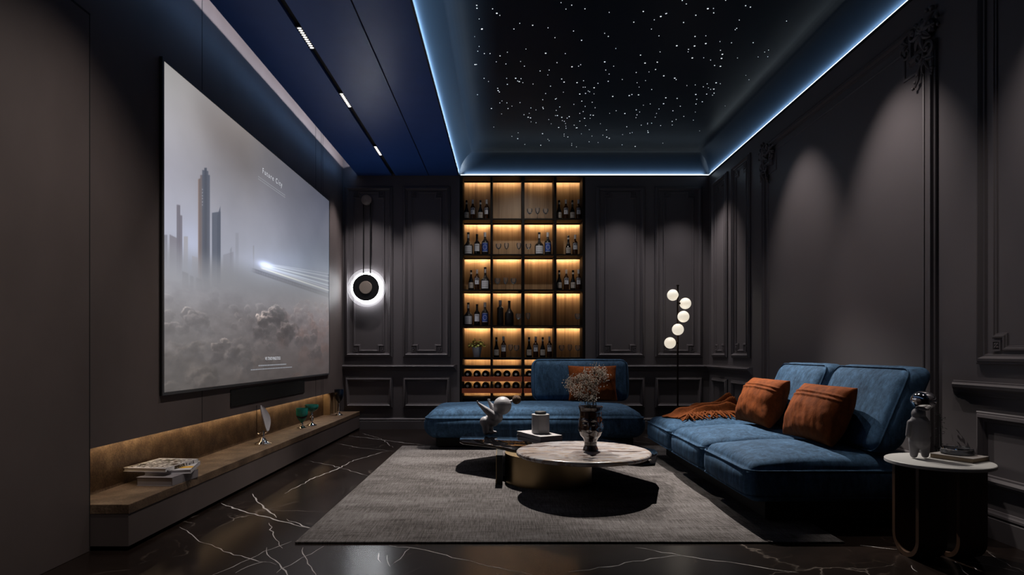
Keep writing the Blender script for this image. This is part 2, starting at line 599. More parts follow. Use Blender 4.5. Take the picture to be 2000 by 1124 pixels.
def blob(name, mat, items, parent=None, voxel=0.004, it=6, loc=None):
    """one continuous smooth body grown from tapered capsules and balls"""
    mb = MB()
    for q in items:
        if q[0] == 'ball':
            mb.sphere(q[1], q[2], 20, 12, q[3] if len(q) > 3 else (1, 1, 1))
        else:
            p0, p1, r0, r1 = Vector(q[1]), Vector(q[2]), q[3], q[4]
            n = 8
            for i in range(n + 1):
                t = i / n
                mb.sphere(p0.lerp(p1, t), r0 + (r1 - r0) * t, 14, 8)
    o = mb.build(name, mat, parent, loc=loc)
    bake(o, [('REMESH', dict(mode='VOXEL', voxel_size=voxel, use_smooth_shade=True)), ('SMOOTH', dict(factor=0.5, iterations=it))])
    return o


def text_mesh(body, size, align='CENTER', extrude=0.0, spacing=1.0):
    cu = bpy.data.curves.new('lettering', 'FONT')
    cu.body = body; cu.size = size; cu.align_x = align; cu.align_y = 'CENTER'
    cu.extrude = extrude; cu.space_character = spacing; cu.resolution_u = 3
    o = bpy.data.objects.new('lettering', cu)
    COL.objects.link(o)
    dg = bpy.context.evaluated_depsgraph_get(); dg.update()
    me = bpy.data.meshes.new_from_object(o.evaluated_get(dg))
    bpy.data.objects.remove(o); bpy.data.curves.remove(cu)
    return me


def path_offset(poly, t):
    """inset a counter-clockwise rectilinear polygon by t"""
    n = len(poly); out = []
    for i in range(n):
        p0, p1, p2 = Vector(poly[i - 1]), Vector(poly[i]), Vector(poly[(i + 1) % n])
        d1, d2 = (p1 - p0).normalized(), (p2 - p1).normalized()
        n1, n2 = Vector((-d1.y, d1.x)), Vector((-d2.y, d2.x))
        out.append(p1 + t * (n1 + n2) if abs(d1.dot(d2)) < 0.5 else p1 + t * n1)
    return out


def on_back(u, v, h): return (u, YB - h, v)
def on_right(u, v, h): return (XR - h, u, v)


def frame(mb, pmap, poly, prof):
    """mitred moulding: prof = [(inset, height off the wall)]"""
    n = len(poly); vs = []; fs = []
    for t, h in prof:
        for p in path_offset(poly, t):
            vs.append(pmap(p.x, p.y, h))
    for i in range(len(prof) - 1):
        for k in range(n):
            k2 = (k + 1) % n
            fs.append([i * n + k, i * n + k2, (i + 1) * n + k2, (i + 1) * n + k])
    mb.add(vs, fs)


def rect(u0, u1, v0, v1): return [(u0, v0), (u1, v0), (u1, v1), (u0, v1)]


def notched(u0, u1, v0, v1, a):
    return [(u0 + a, v0), (u1 - a, v0), (u1 - a, v0 + a), (u1, v0 + a), (u1, v1 - a), (u1 - a, v1 - a),
            (u1 - a, v1), (u0 + a, v1), (u0 + a, v1 - a), (u0, v1 - a), (u0, v0 + a), (u0 + a, v0 + a)]


PROF_OUT = [(0, 0), (0, 0.016), (0.006, 0.022), (0.014, 0.022), (0.018, 0.030), (0.034, 0.036), (0.042, 0.026), (0.048, 0.014), (0.058, 0.012), (0.062, 0)]
PROF_IN = [(0, 0), (0, 0.010), (0.006, 0.016), (0.016, 0.016), (0.020, 0.009), (0.028, 0.008), (0.030, 0)]
PROF_BIG = [(0, 0), (0, 0.018), (0.008, 0.024), (0.016, 0.014), (0.022, 0.014), (0.028, 0.034), (0.048, 0.038), (0.054, 0.022), (0.062, 0.016), (0.070, 0.020), (0.076, 0)]


def rail(mb, pmap, u0, u1, prof, ret0=True, ret1=True, rscale=1.0):
    """profile = [(v, h)] swept along u; ends fall back to the wall like a mitred return"""
    vs = []; n = len(prof)
    for v, h in prof: vs.append(pmap(u0 - 0, v, 0.0) if ret0 else pmap(u0, v, h))
    for v, h in prof: vs.append(pmap(u0 + (h * rscale if ret0 else 0), v, h))
    for v, h in prof: vs.append(pmap(u1 - (h * rscale if ret1 else 0), v, h))
    for v, h in prof: vs.append(pmap(u1, v, 0.0) if ret1 else pmap(u1, v, h))
    fs = []
    for i in range(3):
        for k in range(n - 1):
            fs.append([i * n + k, i * n + k + 1, (i + 1) * n + k + 1, (i + 1) * n + k])
    mb.add(vs, fs)


def face_rail(mb, pmap, u0, u1, prof, r0, r1):
    rail(mb, pmap, u0, u1, prof, r0, r1)


CHAIR = [(0.832, 0), (0.834, 0.012), (0.846, 0.014), (0.850, 0.022), (0.866, 0.026), (0.880, 0.046), (0.898, 0.050), (0.906, 0.044), (0.910, 0.030), (0.918, 0.030), (0.920, 0)]
BASEB = [(0.0, 0.022), (0.118, 0.022), (0.124, 0.016), (0.132, 0.016), (0.136, 0.022), (0.148, 0.020), (0.156, 0.010), (0.165, 0.008), (0.168, 0)]

from mathutils.bvhtree import BVHTree


def world_bvh(root):
    bpy.context.view_layer.update()
    V, Fc = [], []
    todo = list(root) if isinstance(root, list) else [root]
    while todo:
        o_ = todo.pop(); todo += list(o_.children)
        if o_.type != 'MESH': continue
        b0 = len(V); mw = o_.matrix_world
        V += [mw @ v.co for v in o_.data.vertices]
        Fc += [[b0 + i for i in p.vertices] for p in o_.data.polygons]
    return BVHTree.FromPolygons(V, Fc)


def settle(root, other, step, most=80):
    """push a soft thing along step until it only touches what carries it"""
    ob = world_bvh(other)
    for _ in range(most):
        if not world_bvh(root).overlap(ob): break
        root.location = Vector(root.location) + Vector(step)


# ------------------------------------------------------------------ the room
# floor with inlaid veins
fl = MB()
fl.box(-2.7, 3.1, YR - 0.1, 9.3, -0.06, 0.0)
fl.cur = 1


def vein(pts, wd, jit=0.012):
    """a jagged white vein following points on the floor (X, Y)"""
    P = [Vector((a, b, 0)) for a, b in pts]
    out = [P[0]]
    for a, b in zip(P, P[1:]):
        n = max(3, int((b - a).length / 0.05))
        nrm = Vector((-(b - a).y, (b - a).x, 0)).normalized()
        for i in range(1, n + 1):
            out.append(a.lerp(b, i / n) + nrm * (random.uniform(-jit, jit) if i < n else 0))
    vs, fs = [], []
    n = len(out)
    for i, p in enumerate(out):
        d = (out[min(i + 1, n - 1)] - out[max(i - 1, 0)]).normalized()
        nr = Vector((-d.y, d.x, 0))
        ww = wd * 0.5 * random.uniform(0.45, 1.25) * min(1, 0.25 + 4 * min(i, n - 1 - i) / n)
        vs += [tuple(p + nr * ww + Vector((0, 0, 0.0006))), tuple(p - nr * ww + Vector((0, 0, 0.0006)))]
    for i in range(n - 1):
        fs.append([2 * i, 2 * i + 1, 2 * i + 3, 2 * i + 2])
    fl.add(vs, fs)


def gp(px, py):
    y = H * F / (py - CY)
    return ((px - CX) * y / F, y)


VEINS = [([(432, 984), (478, 1000), (528, 1012), (575, 1026), (620, 1034)], 0.014),
         ([(493, 965), (505, 983), (529, 1003), (540, 1012)], 0.012),
         ([(556, 965), (584, 950), (612, 935), (662, 915), (690, 900), (718, 893), (745, 884), (760, 882)], 0.011),
         ([(560, 1015), (590, 1028), (622, 1036)], 0.009),
         ([(681, 852), (735, 858), (790, 866), (830, 870)], 0.010), ([(707, 847), (745, 858), (768, 875)], 0.007),
         ([(655, 866), (700, 875), (770, 882)], 0.007), ([(595, 900), (640, 908), (720, 930)], 0.005),
         ([(400, 1062), (450, 1081), (480, 1090), (540, 1104)], 0.007), ([(415, 1124), (470, 1100), (515, 1078), (570, 1058)], 0.006),
         ([(525, 1022), (533, 1045), (545, 1065), (552, 1072)], 0.006), ([(521, 1070), (528, 1090), (550, 1110), (570, 1130)], 0.007),
         ([(540, 1120), (590, 1090), (632, 1068)], 0.006), ([(592, 1070), (600, 1095), (618, 1130)], 0.005),
         ([(460, 1120), (500, 1102), (520, 1098)], 0.006), ([(350, 1030), (380, 1050), (400, 1062)], 0.006),
         ([(760, 1066), (830, 1075), (900, 1093), (975, 1110), (1040, 1124)], 0.006), ([(770, 1100), (800, 1072)], 0.005),
         ([(1110, 1118), (1190, 1108), (1270, 1092), (1330, 1086)], 0.008), ([(1240, 1070), (1330, 1086), (1420, 1098), (1560, 1120)], 0.007),
         ([(740, 1080), (744, 1100)], 0.006), ([(756, 1085), (762, 1108)], 0.005), ([(1865, 1098), (1880, 1115), (1890, 1128)], 0.007),
         ([(1895, 1104), (1916, 1118)], 0.007), ([(1930, 1080), (1975, 1108), (2010, 1120)], 0.005), ([(1680, 1066), (1752, 1074)], 0.005),
         ([(1780, 1105), (1792, 1118)], 0.005), ([(1885, 1096), (1990, 1118)], 0.004), ([(1236, 862), (1270, 866)], 0.008), ([(1254, 853), (1275, 856)], 0.006)]
for pts, wd in VEINS:
    vein([gp(*p) for p in pts], wd)
struct(fl.build('floor', [M['floor'], M['vein']], smooth=0))

# back wall: left and right of the cabinet recess
CX0, CX1, CD = -0.672, 1.116, 0.36
wb = MB()
wb.box(-2.7, CX0, YB, YB + 0.5, 0, ZC)
wb.box(CX1, 3.1, YB, YB + 0.5, 0, ZC)
wb.box(CX0 - 0.01, CX1 + 0.01, YB + CD + 0.01, YB + 0.5, 0, ZC)
wb.box(-2.7, 3.1, YB, YB + 0.5, ZC, 4.1)
wall_back = struct(wb.build('wall_back', M['wall'], smooth=0))
wr = MB().box(XR, XR + 0.2, YR - 0.1, YB + 0.5, 0, 4.1)
wall_right = struct(wr.build('wall_right', M['wall'], smooth=0))
wq = MB().box(-2.7, 3.1, YR - 0.2, YR, 0, 4.1)
struct(wq.build('wall_rear', M['rear'], smooth=0))

# left wall: near flush door-like panel, screen panel over the lit niche, granite niche back
wl = MB()
wl.box(-2.7, -2.452, 3.385, YB, 0.0, 4.1)
wall_left = struct(wl.build('wall_left', M['plaster'], smooth=0))
wall_screen = struct(MB().box(-2.452, XL, 3.39, YB, 0.557, 4.1).build('wall_left', M['plaster'], smooth=0))
wall_near = struct(MB().box(-2.7, -2.312, YR - 0.1, 3.385, 0, 4.1).build('wall_left', M['plaster'], smooth=0))
pn = MB().box(-2.312, -2.300, YR, 3.386, 0.0, 2.958, bev=0.002)
pn.build('flush_panel', M['plaster'], wall_near, smooth=0)
nb = MB().box(-2.466 + 0.014, -2.466 + 0.018, 3.39, 8.19, 0.2, 0.60)
nb = nb.build('granite_backing', M['granite'], wall_left, smooth=0)
gr = MB()
for y in (4.70, 7.49, 7.72, 7.79):
    gr.box(XL, XL + 0.0012, y - 0.004, y + 0.004, 0.557, 3.90)
gr.build('panel_joint', M['groove'], wall_screen, smooth=0)
gr = MB()
gr.box(-2.312, -2.2995, 3.383, 3.391, 0, 2.96)
gr.box(-2.312, -2.2985, YR, 3.391, 2.958, 2.968)
gr.build('panel_joint', M['groove'], wall_near, smooth=0)
fn = MB()
for k_, (y0, y1) in enumerate(((8.20, 8.235), (8.37, 8.40), (8.53, 8.55))):
    fn = MB().box(-2.45, -2.36, y0, y1, 0.258, 0.5565)
    struct(fn.build('trim_%d' % (k_ + 1), M['fin'], smooth=0))
for i, y in enumerate((4.6, 7.0)):
    o = lamp('AREA', 'niche_led', (-2.40, y, 0.552), (-0.6, 0, -1), 1.7, GOLD, shape='RECTANGLE', size=2.35, size_y=0.02)
    q = Vector((-0.6, 0, -1)).normalized()
    yv = Vector((0, 1, 0)); zv = -q; xv = yv.cross(zv)
    o.rotation_euler = Matrix((yv, zv.cross(yv), zv)).transposed().to_euler()

# panel mouldings on the back wall
def panelling(pmap, parent, spans, u_chair, u_base, z_top=3.452):
    for u0, u1 in spans:
        mb = MB(); frame(mb, pmap, rect(u0, u1, 1.027, z_top), PROF_OUT)
        mb.build('panel_moulding', M['wall'], parent, smooth=40)
        i0, i1 = u0 + 0.118, u1 - 0.115
        v0, v1 = 1.105, z_top - 0.072
        if i1 - i0 < 0.22: i0, i1 = u0 + 0.10, u1 - 0.10
        a = 0.075 if i1 - i0 > 0.3 else 0.055
        mb = MB(); frame(mb, pmap, notched(i0, i1, v0, v1, a), PROF_IN)
        mb.build('inner_moulding', M['wall'], parent, smooth=40)
        for cu, cv in ((i0, v0), (i1, v0), (i0, v1), (i1, v1)):
            su, sv = (1 if cu == i0 else -1), (1 if cv == v0 else -1)
            mb = MB()
            q = a - 0.012
            uu0, vv0 = cu + su * q / 2, cv + sv * q / 2
            frame(mb, pmap, rect(uu0 - q / 2, uu0 + q / 2, vv0 - q / 2, vv0 + q / 2), [(0, 0), (0, 0.014), (0.008, 0.014), (0.010, 0.008)])
            mb.add([pmap(uu0 - q / 2 + 0.01, vv0 - q / 2 + 0.01, 0.006), pmap(uu0 + q / 2 - 0.01, vv0 - q / 2 + 0.01, 0.006), pmap(uu0 + q / 2 - 0.01, vv0 + q / 2 - 0.01, 0.006), pmap(uu0 - q / 2 + 0.01, vv0 + q / 2 - 0.01, 0.006)], [[0, 1, 2, 3]])
            for k in range(4):
                an = k * PI / 2 + PI / 4
                c = pmap(uu0 + math.cos(an) * q * 0.2, vv0 + math.sin(an) * q * 0.2, 0.008)
                mb.ico(c, q * 0.15, 1, (1, 1, 1))
            mb.ico(pmap(uu0, vv0, 0.010), q * 0.1, 1)
            mb.build('corner_block', M['wall'], parent, smooth=40)
        mb = MB(); frame(mb, pmap, rect(u0, u1, 0.306, 0.742), PROF_OUT)
        mb.build('panel_moulding', M['wall'], parent, smooth=40)
    for u0, u1, r0, r1 in u_chair:
        mb = MB(); rail(mb, pmap, u0, u1, CHAIR, r0, r1)
        mb.build('chair_rail', M['wall'], parent, smooth=40)


panelling(on_back, wall_back, [(-2.301, -1.624), (-1.478, -0.808), (1.274, 1.959), (2.105, 2.775)], [(XL, -0.705, False, True), (1.116, XR, False, False)], None)
panelling(on_right, wall_right, [(7.24, 7.83), (7.99, 8.57), (2.20, 3.744)], [(7.19, YB, True, False), (YR, 3.955, False, True)], None)
for nm, pm, spans in (('baseboard_back', on_back, ((XL, CX0 - 0.01), (CX1 + 0.01, XR))), ('baseboard_right', on_right, ((YR, YB),))):
    mb = MB()
    for a, b in spans: rail(mb, pm, a, b, BASEB, False, False)
    struct(mb.build(nm, M['wall'], smooth=40))

# large panel on the right wall with carved corners
U0, U1, V0, V1 = 4.10, 6.90, 0.24, 3.40
NT = 0.20
mb = MB(); frame(mb, on_right, [(U0, V0), (U1, V0), (U1, V1 - NT), (U1 - NT, V1 - NT), (U1 - NT, V1), (U0 + NT, V1), (U0 + NT, V1 - NT), (U0, V1 - NT)], PROF_BIG)
mb.build('panel_moulding', M['wall'], wall_right, smooth=40)
mb = MB(); frame(mb, on_right, [(U0 + .13, V0 + .13), (U1 - .13, V0 + .13), (U1 - .13, V1 - .33), (U1 - .33, V1 - .33), (U1 - .33, V1 - .13), (U0 + .33, V1 - .13), (U0 + .33, V1 - .33), (U0 + .13, V1 - .33)], [(0, 0), (0, 0.006), (0.01, 0.010), (0.02, 0.006), (0.022, 0)])
mb.build('inner_moulding', M['wall'], wall_right, smooth=40)


def ornament(uc, vc, su):
    """rococo corner: C-scrolls, acanthus leaves and drops; su = +1 when the panel lies to larger u"""
    mb = MB()
    P = lambda u, v, h: on_right(uc + su * u, vc - v, h)
    def scroll(u, v, r, turns, a0, w=0.016, flip=1, h=0.03):
        pts, rr = [], []
        n = int(20 * turns)
        for i in range(n + 1):
            t = i / n; a = a0 + flip * t * turns * 2 * PI; q = r * (1 - 0.82 * t)
            pts.append(P(u + q * math.cos(a), v + q * math.sin(a), h + 0.012 * t)); rr.append(w * (1 - 0.5 * t))
        mb.tube(pts, rr, 6)
        mb.ico(P(u, v, h + 0.012), w * 0.9, 1)
    def leaf(u, v, ang, ln, wd, h=0.028):
        for k in (-1, 0, 1):
            an = ang + k * 0.42; l = ln * (1 if k == 0 else 0.72)
            pts = [P(u + math.cos(an + k * .5 * t * t) * l * t, v + math.sin(an + k * .5 * t * t) * l * t, h + 0.018 * math.sin(PI * t)) for t in [i / 6 for i in range(7)]]
            mb.tube(pts, [wd * (0.45 + 0.75 * math.sin(PI * (0.15 + 0.8 * i / 6))) for i in range(7)], 6)
    # sweep along both arms of the notch
    scroll(0.10, 0.10, 0.085, 1.5, PI * 0.9, 0.020)
    scroll(0.20, 0.06, 0.055, 1.4, -PI * 0.6, 0.014, -1)
    scroll(0.05, 0.22, 0.060, 1.4, PI * 0.2, 0.014)
    scroll(0.14, 0.25, 0.045, 1.3, PI * 1.1, 0.012, -1)
    scroll(0.27, 0.16, 0.040, 1.3, 0, 0.010)
    for a, l in ((-2.3, 0.13), (-1.3, 0.11), (-3.0, 0.10), (0.7, 0.12), (1.5, 0.12), (0.1, 0.11)):
        leaf(0.09, 0.10, a, l, 0.013)
    for a in (-0.4, 0.3): leaf(0.26, 0.10, a, 0.09, 0.009)
    for a in (1.2, 1.9): leaf(0.07, 0.28, a, 0.10, 0.009)
    # hanging drops
    mb.tube([P(0.12, 0.27, .028), P(0.15, 0.33, .030), P(0.16, 0.39, .026), P(0.20, 0.43, .022)], [0.014, 0.012, 0.010, 0.007], 6)
    mb.tube([P(0.02, 0.27, .028), P(0.015, 0.34, .030), P(0.02, 0.40, .024)], [0.014, 0.012, 0.008], 6)
    for u, v, r in ((0.16, 0.36, .018), (0.185, 0.40, .015), (0.21, 0.435, .013), (0.02, 0.33, .019), (0.015, 0.37, .016), (0.02, 0.41, .012), (0.30, 0.13, .015), (0.335, 0.145, .012), (-0.03, 0.05, .018), (0.02, -0.03, .020), (0.07, -0.04, .017), (-0.04, 0.11, .015)):
        mb.ico(P(u, v, 0.028), r, 1)
    mb.build('carved_ornament', M['wall'], wall_right, smooth=50)


ornament(U0, V1 - 0.02, 1)
ornament(U1, V1 - 0.02, -1)

# ceilings
sc = MB()
R = ZT - ZC
# cove: sections with mitred corners, then the flat field
sec = [(R - R * math.cos(t), ZC + R * math.sin(t)) for t in [PI / 2 * i / 14 for i in range(15)]]
sec = [(0.0, ZC - 0.0)] + [(d, z) for d, z in sec]
loops = []
XA, XBb = -0.677, XR
for d, z in sec:
    loops.append([(XA + d, YR + d, z), (XBb - d, YR + d, z), (XBb - d, YB - d, z), (XA + d, YB - d, z)])
vs = [p for l in loops for p in l]; fs = []
for i in range(len(loops) - 1):
    for k in range(4):
        k2 = (k + 1) % 4
        fs.append([i * 4 + k, i * 4 + k2, (i + 1) * 4 + k2, (i + 1) * 4 + k])
n = len(loops) - 1
fs.append([n * 4, n * 4 + 1, n * 4 + 2, n * 4 + 3])
sc.add(vs, fs)
ceiling = struct(sc.build('ceiling', M['star'], smooth=25))
lid = MB().box(-2.7, 3.1, YR - 0.2, YB + 0.5, 4.10, 4.2)
struct(lid.build('ceiling_slab', M['rear'], smooth=0))
ul = MB().box(-2.47, -0.72, YR, YB, ZT, ZT + 0.1)
struct(ul.build('ceiling_recess', M['rear'], smooth=0))
st = MB()
for i in range(400):
    if i < 150:
        x, y = random.uniform(-0.3, 2.5), random.uniform(3.2, 8.4)
    else:
        cxs = [(0.2, 5.4), (0.9, 6.4), (1.6, 5.6), (0.3, 7.0), (2.2, 4.6), (1.0, 4.6), (1.7, 7.3), (-0.2, 6.2), (0.8, 7.9), (2.1, 6.4)][i % 10]
        x, y = random.gauss(cxs[0], 0.35), random.gauss(cxs[1], 0.5)
    if not (-0.34 < x < 2.54 and 3.0 < y < 8.42): continue
    r = random.choice([0.0035, 0.004, 0.0045, 0.005, 0.006, 0.008])
    st.lathe([(r, ZT - 0.0015), (r * 0.6, ZT - 0.004), (0, ZT - 0.0045)], 7, (x, y, 0), cap=False)
sto = st.build('star_points', M['star_led'], ceiling, smooth=0)
sto['kind'] = 'stuff'
# LED line on the wall tops and a small ledge added under it to block downward light
ld = MB()
ld.box(2.871, 2.876, YR + 0.01, YB - 0.01, 3.613, 3.626)
ld.box(XA + 0.02, 2.876, YB - 0.006, YB - 0.001, 3.613, 3.626)
ld.build('led_line', M['led'], ceiling, smooth=0)
lg = MB()
lg.box(2.862, 2.8765, YR, YB, 3.596, 3.612)
lg.box(XA, 2.876, YB - 0.015, YB - 0.0005, 3.596, 3.612)
lg.build('cove_shield_ledge', M['black'], ceiling, smooth=0)
# dropped navy ceiling with the track slot
bc = MB()
for x0, x1 in ((-2.12, -1.636), (-1.584, -1.116), (-1.104, -0.69)):
    bc.box(x0, x1, YR, YB - 0.002, ZC, ZC + 0.09)
bl = struct(bc.build('ceiling_dropped', M['blue_ceiling'], smooth=0))
MB().box(-2.12, -2.112, YR, YB - 0.002, ZC + 0.09, 3.771).build('light_cutoff_lip', M['rear'], bl, smooth=0)  # unseen lip added to give the wall wash a sharp lower edge
MB().box(-1.636, -1.584, YR, YB - 0.002, ZC + 0.03, ZC + 0.09).build('track_slot', M['groove'], bl, smooth=0)
MB().box(-1.116, -1.104, YR, YB - 0.002, ZC + 0.01, ZC + 0.09).build('shadow_gap', M['groove'], bl, smooth=0)
MB().box(-0.690, -0.677, YR, YB - 0.002, ZC - 0.004, ZC + 0.09).build('edge_trim', M['black'], bl, smooth=0)
PLACE = ['nearest of the three lit groups', 'middle of the three lit groups', 'farthest of the three lit groups']
for i, y in enumerate((4.92, 6.135, 7.675)):
    g = thing('grille_downlight', 'linear grille downlight in the black ceiling track, ' + PLACE[i], 'light', (-1.61, y, ZC), 0, 'grille downlights in the ceiling track')
    MB().box(-0.024, 0.024, -0.175, 0.175, 0.004, 0.03).build('housing', M['black'], g, smooth=0)
    for k in range(10):
        lz = MB(); lz.lathe([(0.013, 0.0038), (0.011, 0.001), (0, 0.001)], 10, xf=Matrix.Diagonal((1.3, 0.75, 1, 1)), cap=False)
        lz.build('lens', M['grille_led'], g, smooth=0, loc=(0, -0.153 + 0.034 * k, 0))

# ------------------------------------------------------------------ projection screen
scr = thing('projection_screen', 'large flat screen on the left wall showing a misty city above clouds', 'screen', (XL, 5.96, 0.826))
Y0, Y1, Z0, Z1, XS = 4.143, 7.995, 0.826, 3.066, -2.314
fr_ = MB().box(0.001, XS - XL - 0.002, Y0 - 0.02 - 5.96, Y1 + 0.02 - 5.96, -0.02, Z1 - Z0 + 0.02)
fr_.build('screen_frame', M['black'], scr, smooth=0)
sp = MB(); frame(sp, lambda u, v, h: (h + XS - XL - 0.002, u, v), rect(Y0 - 0.02 - 5.96, Y1 + 0.02 - 5.96, -0.02, Z1 - Z0 + 0.02), [(0, 0), (0, 0.006), (0.02, 0.006), (0.022, 0.0005)])
sp.build('screen_bezel', pmat('grey_screen_bezel', (0.05, 0.05, 0.053), 0.5), scr, smooth=0)


def fbm(x, y, octv=5, seed=0, gain=0.5):
    """value noise in numpy"""
    r = np.random.default_rng(seed)
    out = np.zeros_like(x); amp = 1.0; tot = 0
    for o_ in range(octv):
        g = r.random((64, 64))
        xi = np.floor(x).astype(int); yi = np.floor(y).astype(int)
        fx = x - xi; fy = y - yi
        fx = fx * fx * (3 - 2 * fx); fy = fy * fy * (3 - 2 * fy)
        a = g[xi % 64, yi % 64]; b = g[(xi + 1) % 64, yi % 64]; c = g[xi % 64, (yi + 1) % 64]; d = g[(xi + 1) % 64, (yi + 1) % 64]
        out += amp * ((a * (1 - fx) + b * fx) * (1 - fy) + (c * (1 - fx) + d * fx) * fy)
        tot += amp; amp *= gain; x = x * 2.03 + 11.3; y = y * 2.03 + 5.7
    return out / tot


def s01(a, b, x):
    t = np.clip((x - a) / (b - a), 0, 1)
    return t * t * (3 - 2 * t)


NU, NV = 560, 420
uu, vv = np.meshgrid(np.linspace(0, 1, NU), np.linspace(0, 1, NV))
YY = Y0 + uu * (Y1 - Y0); ZZ = Z0 + vv * (Z1 - Z0)
# picture coordinates (the film still is composed for this foreshortening)
qx = CX + XS * F / YY; qy = CY - (ZZ - H) * F / YY
t = (qy - 120) / 650.0


def lerpc(x, stops):
    xs = [s[0] for s in stops]
    return np.stack([np.interp(x, xs, [s[1][k] for s in stops]) for k in range(3)], -1)


# sky: left column and right column colours (display values 0-255), blended across
L = lerpc(qy, [(120, (150, 148, 146)), (220, (162, 160, 164)), (330, (166, 165, 176)), (450, (162, 164, 178)), (520, (150, 152, 162)), (590, (132, 132, 136)), (650, (112, 111, 110)), (770, (84, 83, 82))])
Rr = lerpc(qy, [(380, (70, 72, 84)), (450, (90, 93, 106)), (520, (100, 108, 122)), (580, (96, 98, 106)), (620, (92, 84, 84)), (680, (72, 64, 63)), (740, (58, 54, 53))])
Mi = lerpc(qy, [(250, (130, 124, 122)), (330, (122, 119, 122)), (420, (140, 140, 150)), (500, (150, 153, 166)), (560, (138, 140, 147)), (620, (112, 108, 108)), (700, (82, 78, 76)), (760, (74, 71, 69))])
wx = ((qx - 320) / 325.0)[..., None]
pic = np.where(wx < 0.5, L + (Mi - L) * np.clip(wx * 2, 0, 1), Mi + (Rr - Mi) * np.clip(wx * 2 - 1, 0, 1))
# soft dark drifts in the sky
nf = fbm(uu * 4 + 3, vv * 3, 5, 1)
pic *= (0.96 + 0.22 * nf)[..., None]
drift = np.exp(-(((qx - 440) / 60) ** 2 + ((qy - 270 - (qx - 440) * 0.9) / 55) ** 2))
pic = pic * (1 - 0.16 * drift[..., None]) + np.array([20, 10, 4]) * 0.25 * drift[..., None]
glow = np.exp(-(((qx - 375) / 26) ** 2 + ((qy - 500) / 70) ** 2))
pic += glow[..., None] * np.array([20, 24, 34])


def tower(x0, x1, ytop, yb, col, k=0.85, slope=0.0, warm=0.0, edge=0.6):
    global pic
    top = ytop + slope * (qx - x0)
    m = s01(x0 - edge, x0 + edge, qx) * (1 - s01(x1 - edge, x1 + edge, qx)) * s01(top - 1, top + 1, qy)
    fade = 1 - s01(yb - 90, yb, qy)
    c = np.ones_like(pic) * np.array(col)
    if warm:
        wl_ = np.clip(1 - (qx - x0) / (x1 - x0) * 2.2, 0, 1)[..., None]
        c = c * (1 - warm * wl_) + np.array([150, 120, 105]) * warm * wl_
    a = (m * fade * k)[..., None]
    pic = pic * (1 - a) + c * a


for x0, x1, yt, yb, c, k, sl in ((320, 327, 459, 545, (118, 118, 128), .7, 0), (331, 345, 458, 550, (116, 112, 120), .75, .5), (345, 352, 400, 560, (104, 100, 110), .8, .15), (351, 356, 420, 560, (108, 104, 114), .8, .3),
                                 (359, 367, 462, 550, (150, 143, 138), .55, 0), (375, 386, 500, 560, (160, 150, 148), .6, .3), (436, 456, 498, 570, (128, 128, 138), .6, -.3), (449, 453, 488, 560, (126, 128, 138), .6, -1.5), (460, 466, 455, 560, (138, 140, 150), .6, 0), (494, 496.5, 480, 560, (130, 130, 134), .55, 0)):
    tower(x0, x1, yt, yb, c, k, sl)
tower(387, 393, 350, 580, (108, 98, 98), .9, -.3, .7)
tower(391, 410, 342, 590, (86, 91, 104), .90, 0, .45)
tower(395, 407, 332, 590, (86, 91, 104), .90, .2)
tower(399, 404, 328, 560, (80, 84, 96), .92, 0)
tower(414, 431, 416, 580, (86, 92, 106), .9, -.15)
tower(424, 430.5, 424, 575, (84, 90, 104), .9, -3.3)
win = ((np.floor(qy / 3) % 2) * s01(394, 394.6, qx) * (1 - s01(396, 396.6, qx)) * s01(365, 367, qy) * (1 - s01(400, 405, qy)))
pic += win[..., None] * 45
for x0, x1, yt in ((356, 368, 530), (371, 378, 538), (383, 395, 542), (398, 410, 545)):
    tower(x0, x1, yt, 640, (82, 88, 92), .55, .4)
# horizon haze and bridge with the streak of light
hz = np.exp(-((qy - 560) / 38) ** 2) * (1 - s01(470, 640, qx)) * 0.55
pic = pic * (1 - hz[..., None]) + np.array([142, 143, 148]) * hz[..., None]
deck = 527 + (qx - 500) * 0.335
m = s01(488, 505, qx) * (1 - s01(-.7, .7, np.abs(qy - deck - 3.2) - 3.0)) * 0.62
truss = 0.55 + 0.45 * (np.floor(uu * 330) % 2)
pic = pic * (1 - (m * truss)[..., None]) + np.array([66, 66, 72]) * (m * truss)[..., None]
for dy in (0.0, 6.4):
    m = s01(488, 505, qx) * np.exp(-((qy - deck - dy) / 1.0) ** 2) * .7
    pic = pic * (1 - m[..., None]) + np.array([70, 70, 74]) * m[..., None]
tower(640.5, 642, 535, 640, (60, 66, 80), .8)
hd = np.exp(-(((qx - 520) / 14) ** 2 + ((qy - 519 - (qx - 520) * .3) / 7.0) ** 2))
pic += hd[..., None] * np.array([110, 120, 150])
for off, sl, wd, st_, c in ((2, .335, 1.6, 0.95, (235, 235, 220)), (-2, .29, 1.6, .75, (215, 225, 235)), (-5, .25, 1.3, .75, (225, 230, 225)), (-7, .20, 1.2, .6, (215, 220, 225)), (-1, .32, 1.1, .6, (220, 220, 235)), (-8, .165, .8, .5, (210, 215, 220))):
    ln = 521 + off + (qx - 508) * sl
    m = np.exp(-((qy - ln) / wd) ** 2) * s01(506, 514, qx) * (1 - .55 * s01(530, 645, qx)) * st_
    pic = pic * (1 - m[..., None]) + np.array(c) * m[..., None]
gl = np.exp(-(((qx - 530) / 55) ** 2 + ((qy - 525) / 30) ** 2))
pic += gl[..., None] * np.array([24, 28, 38])
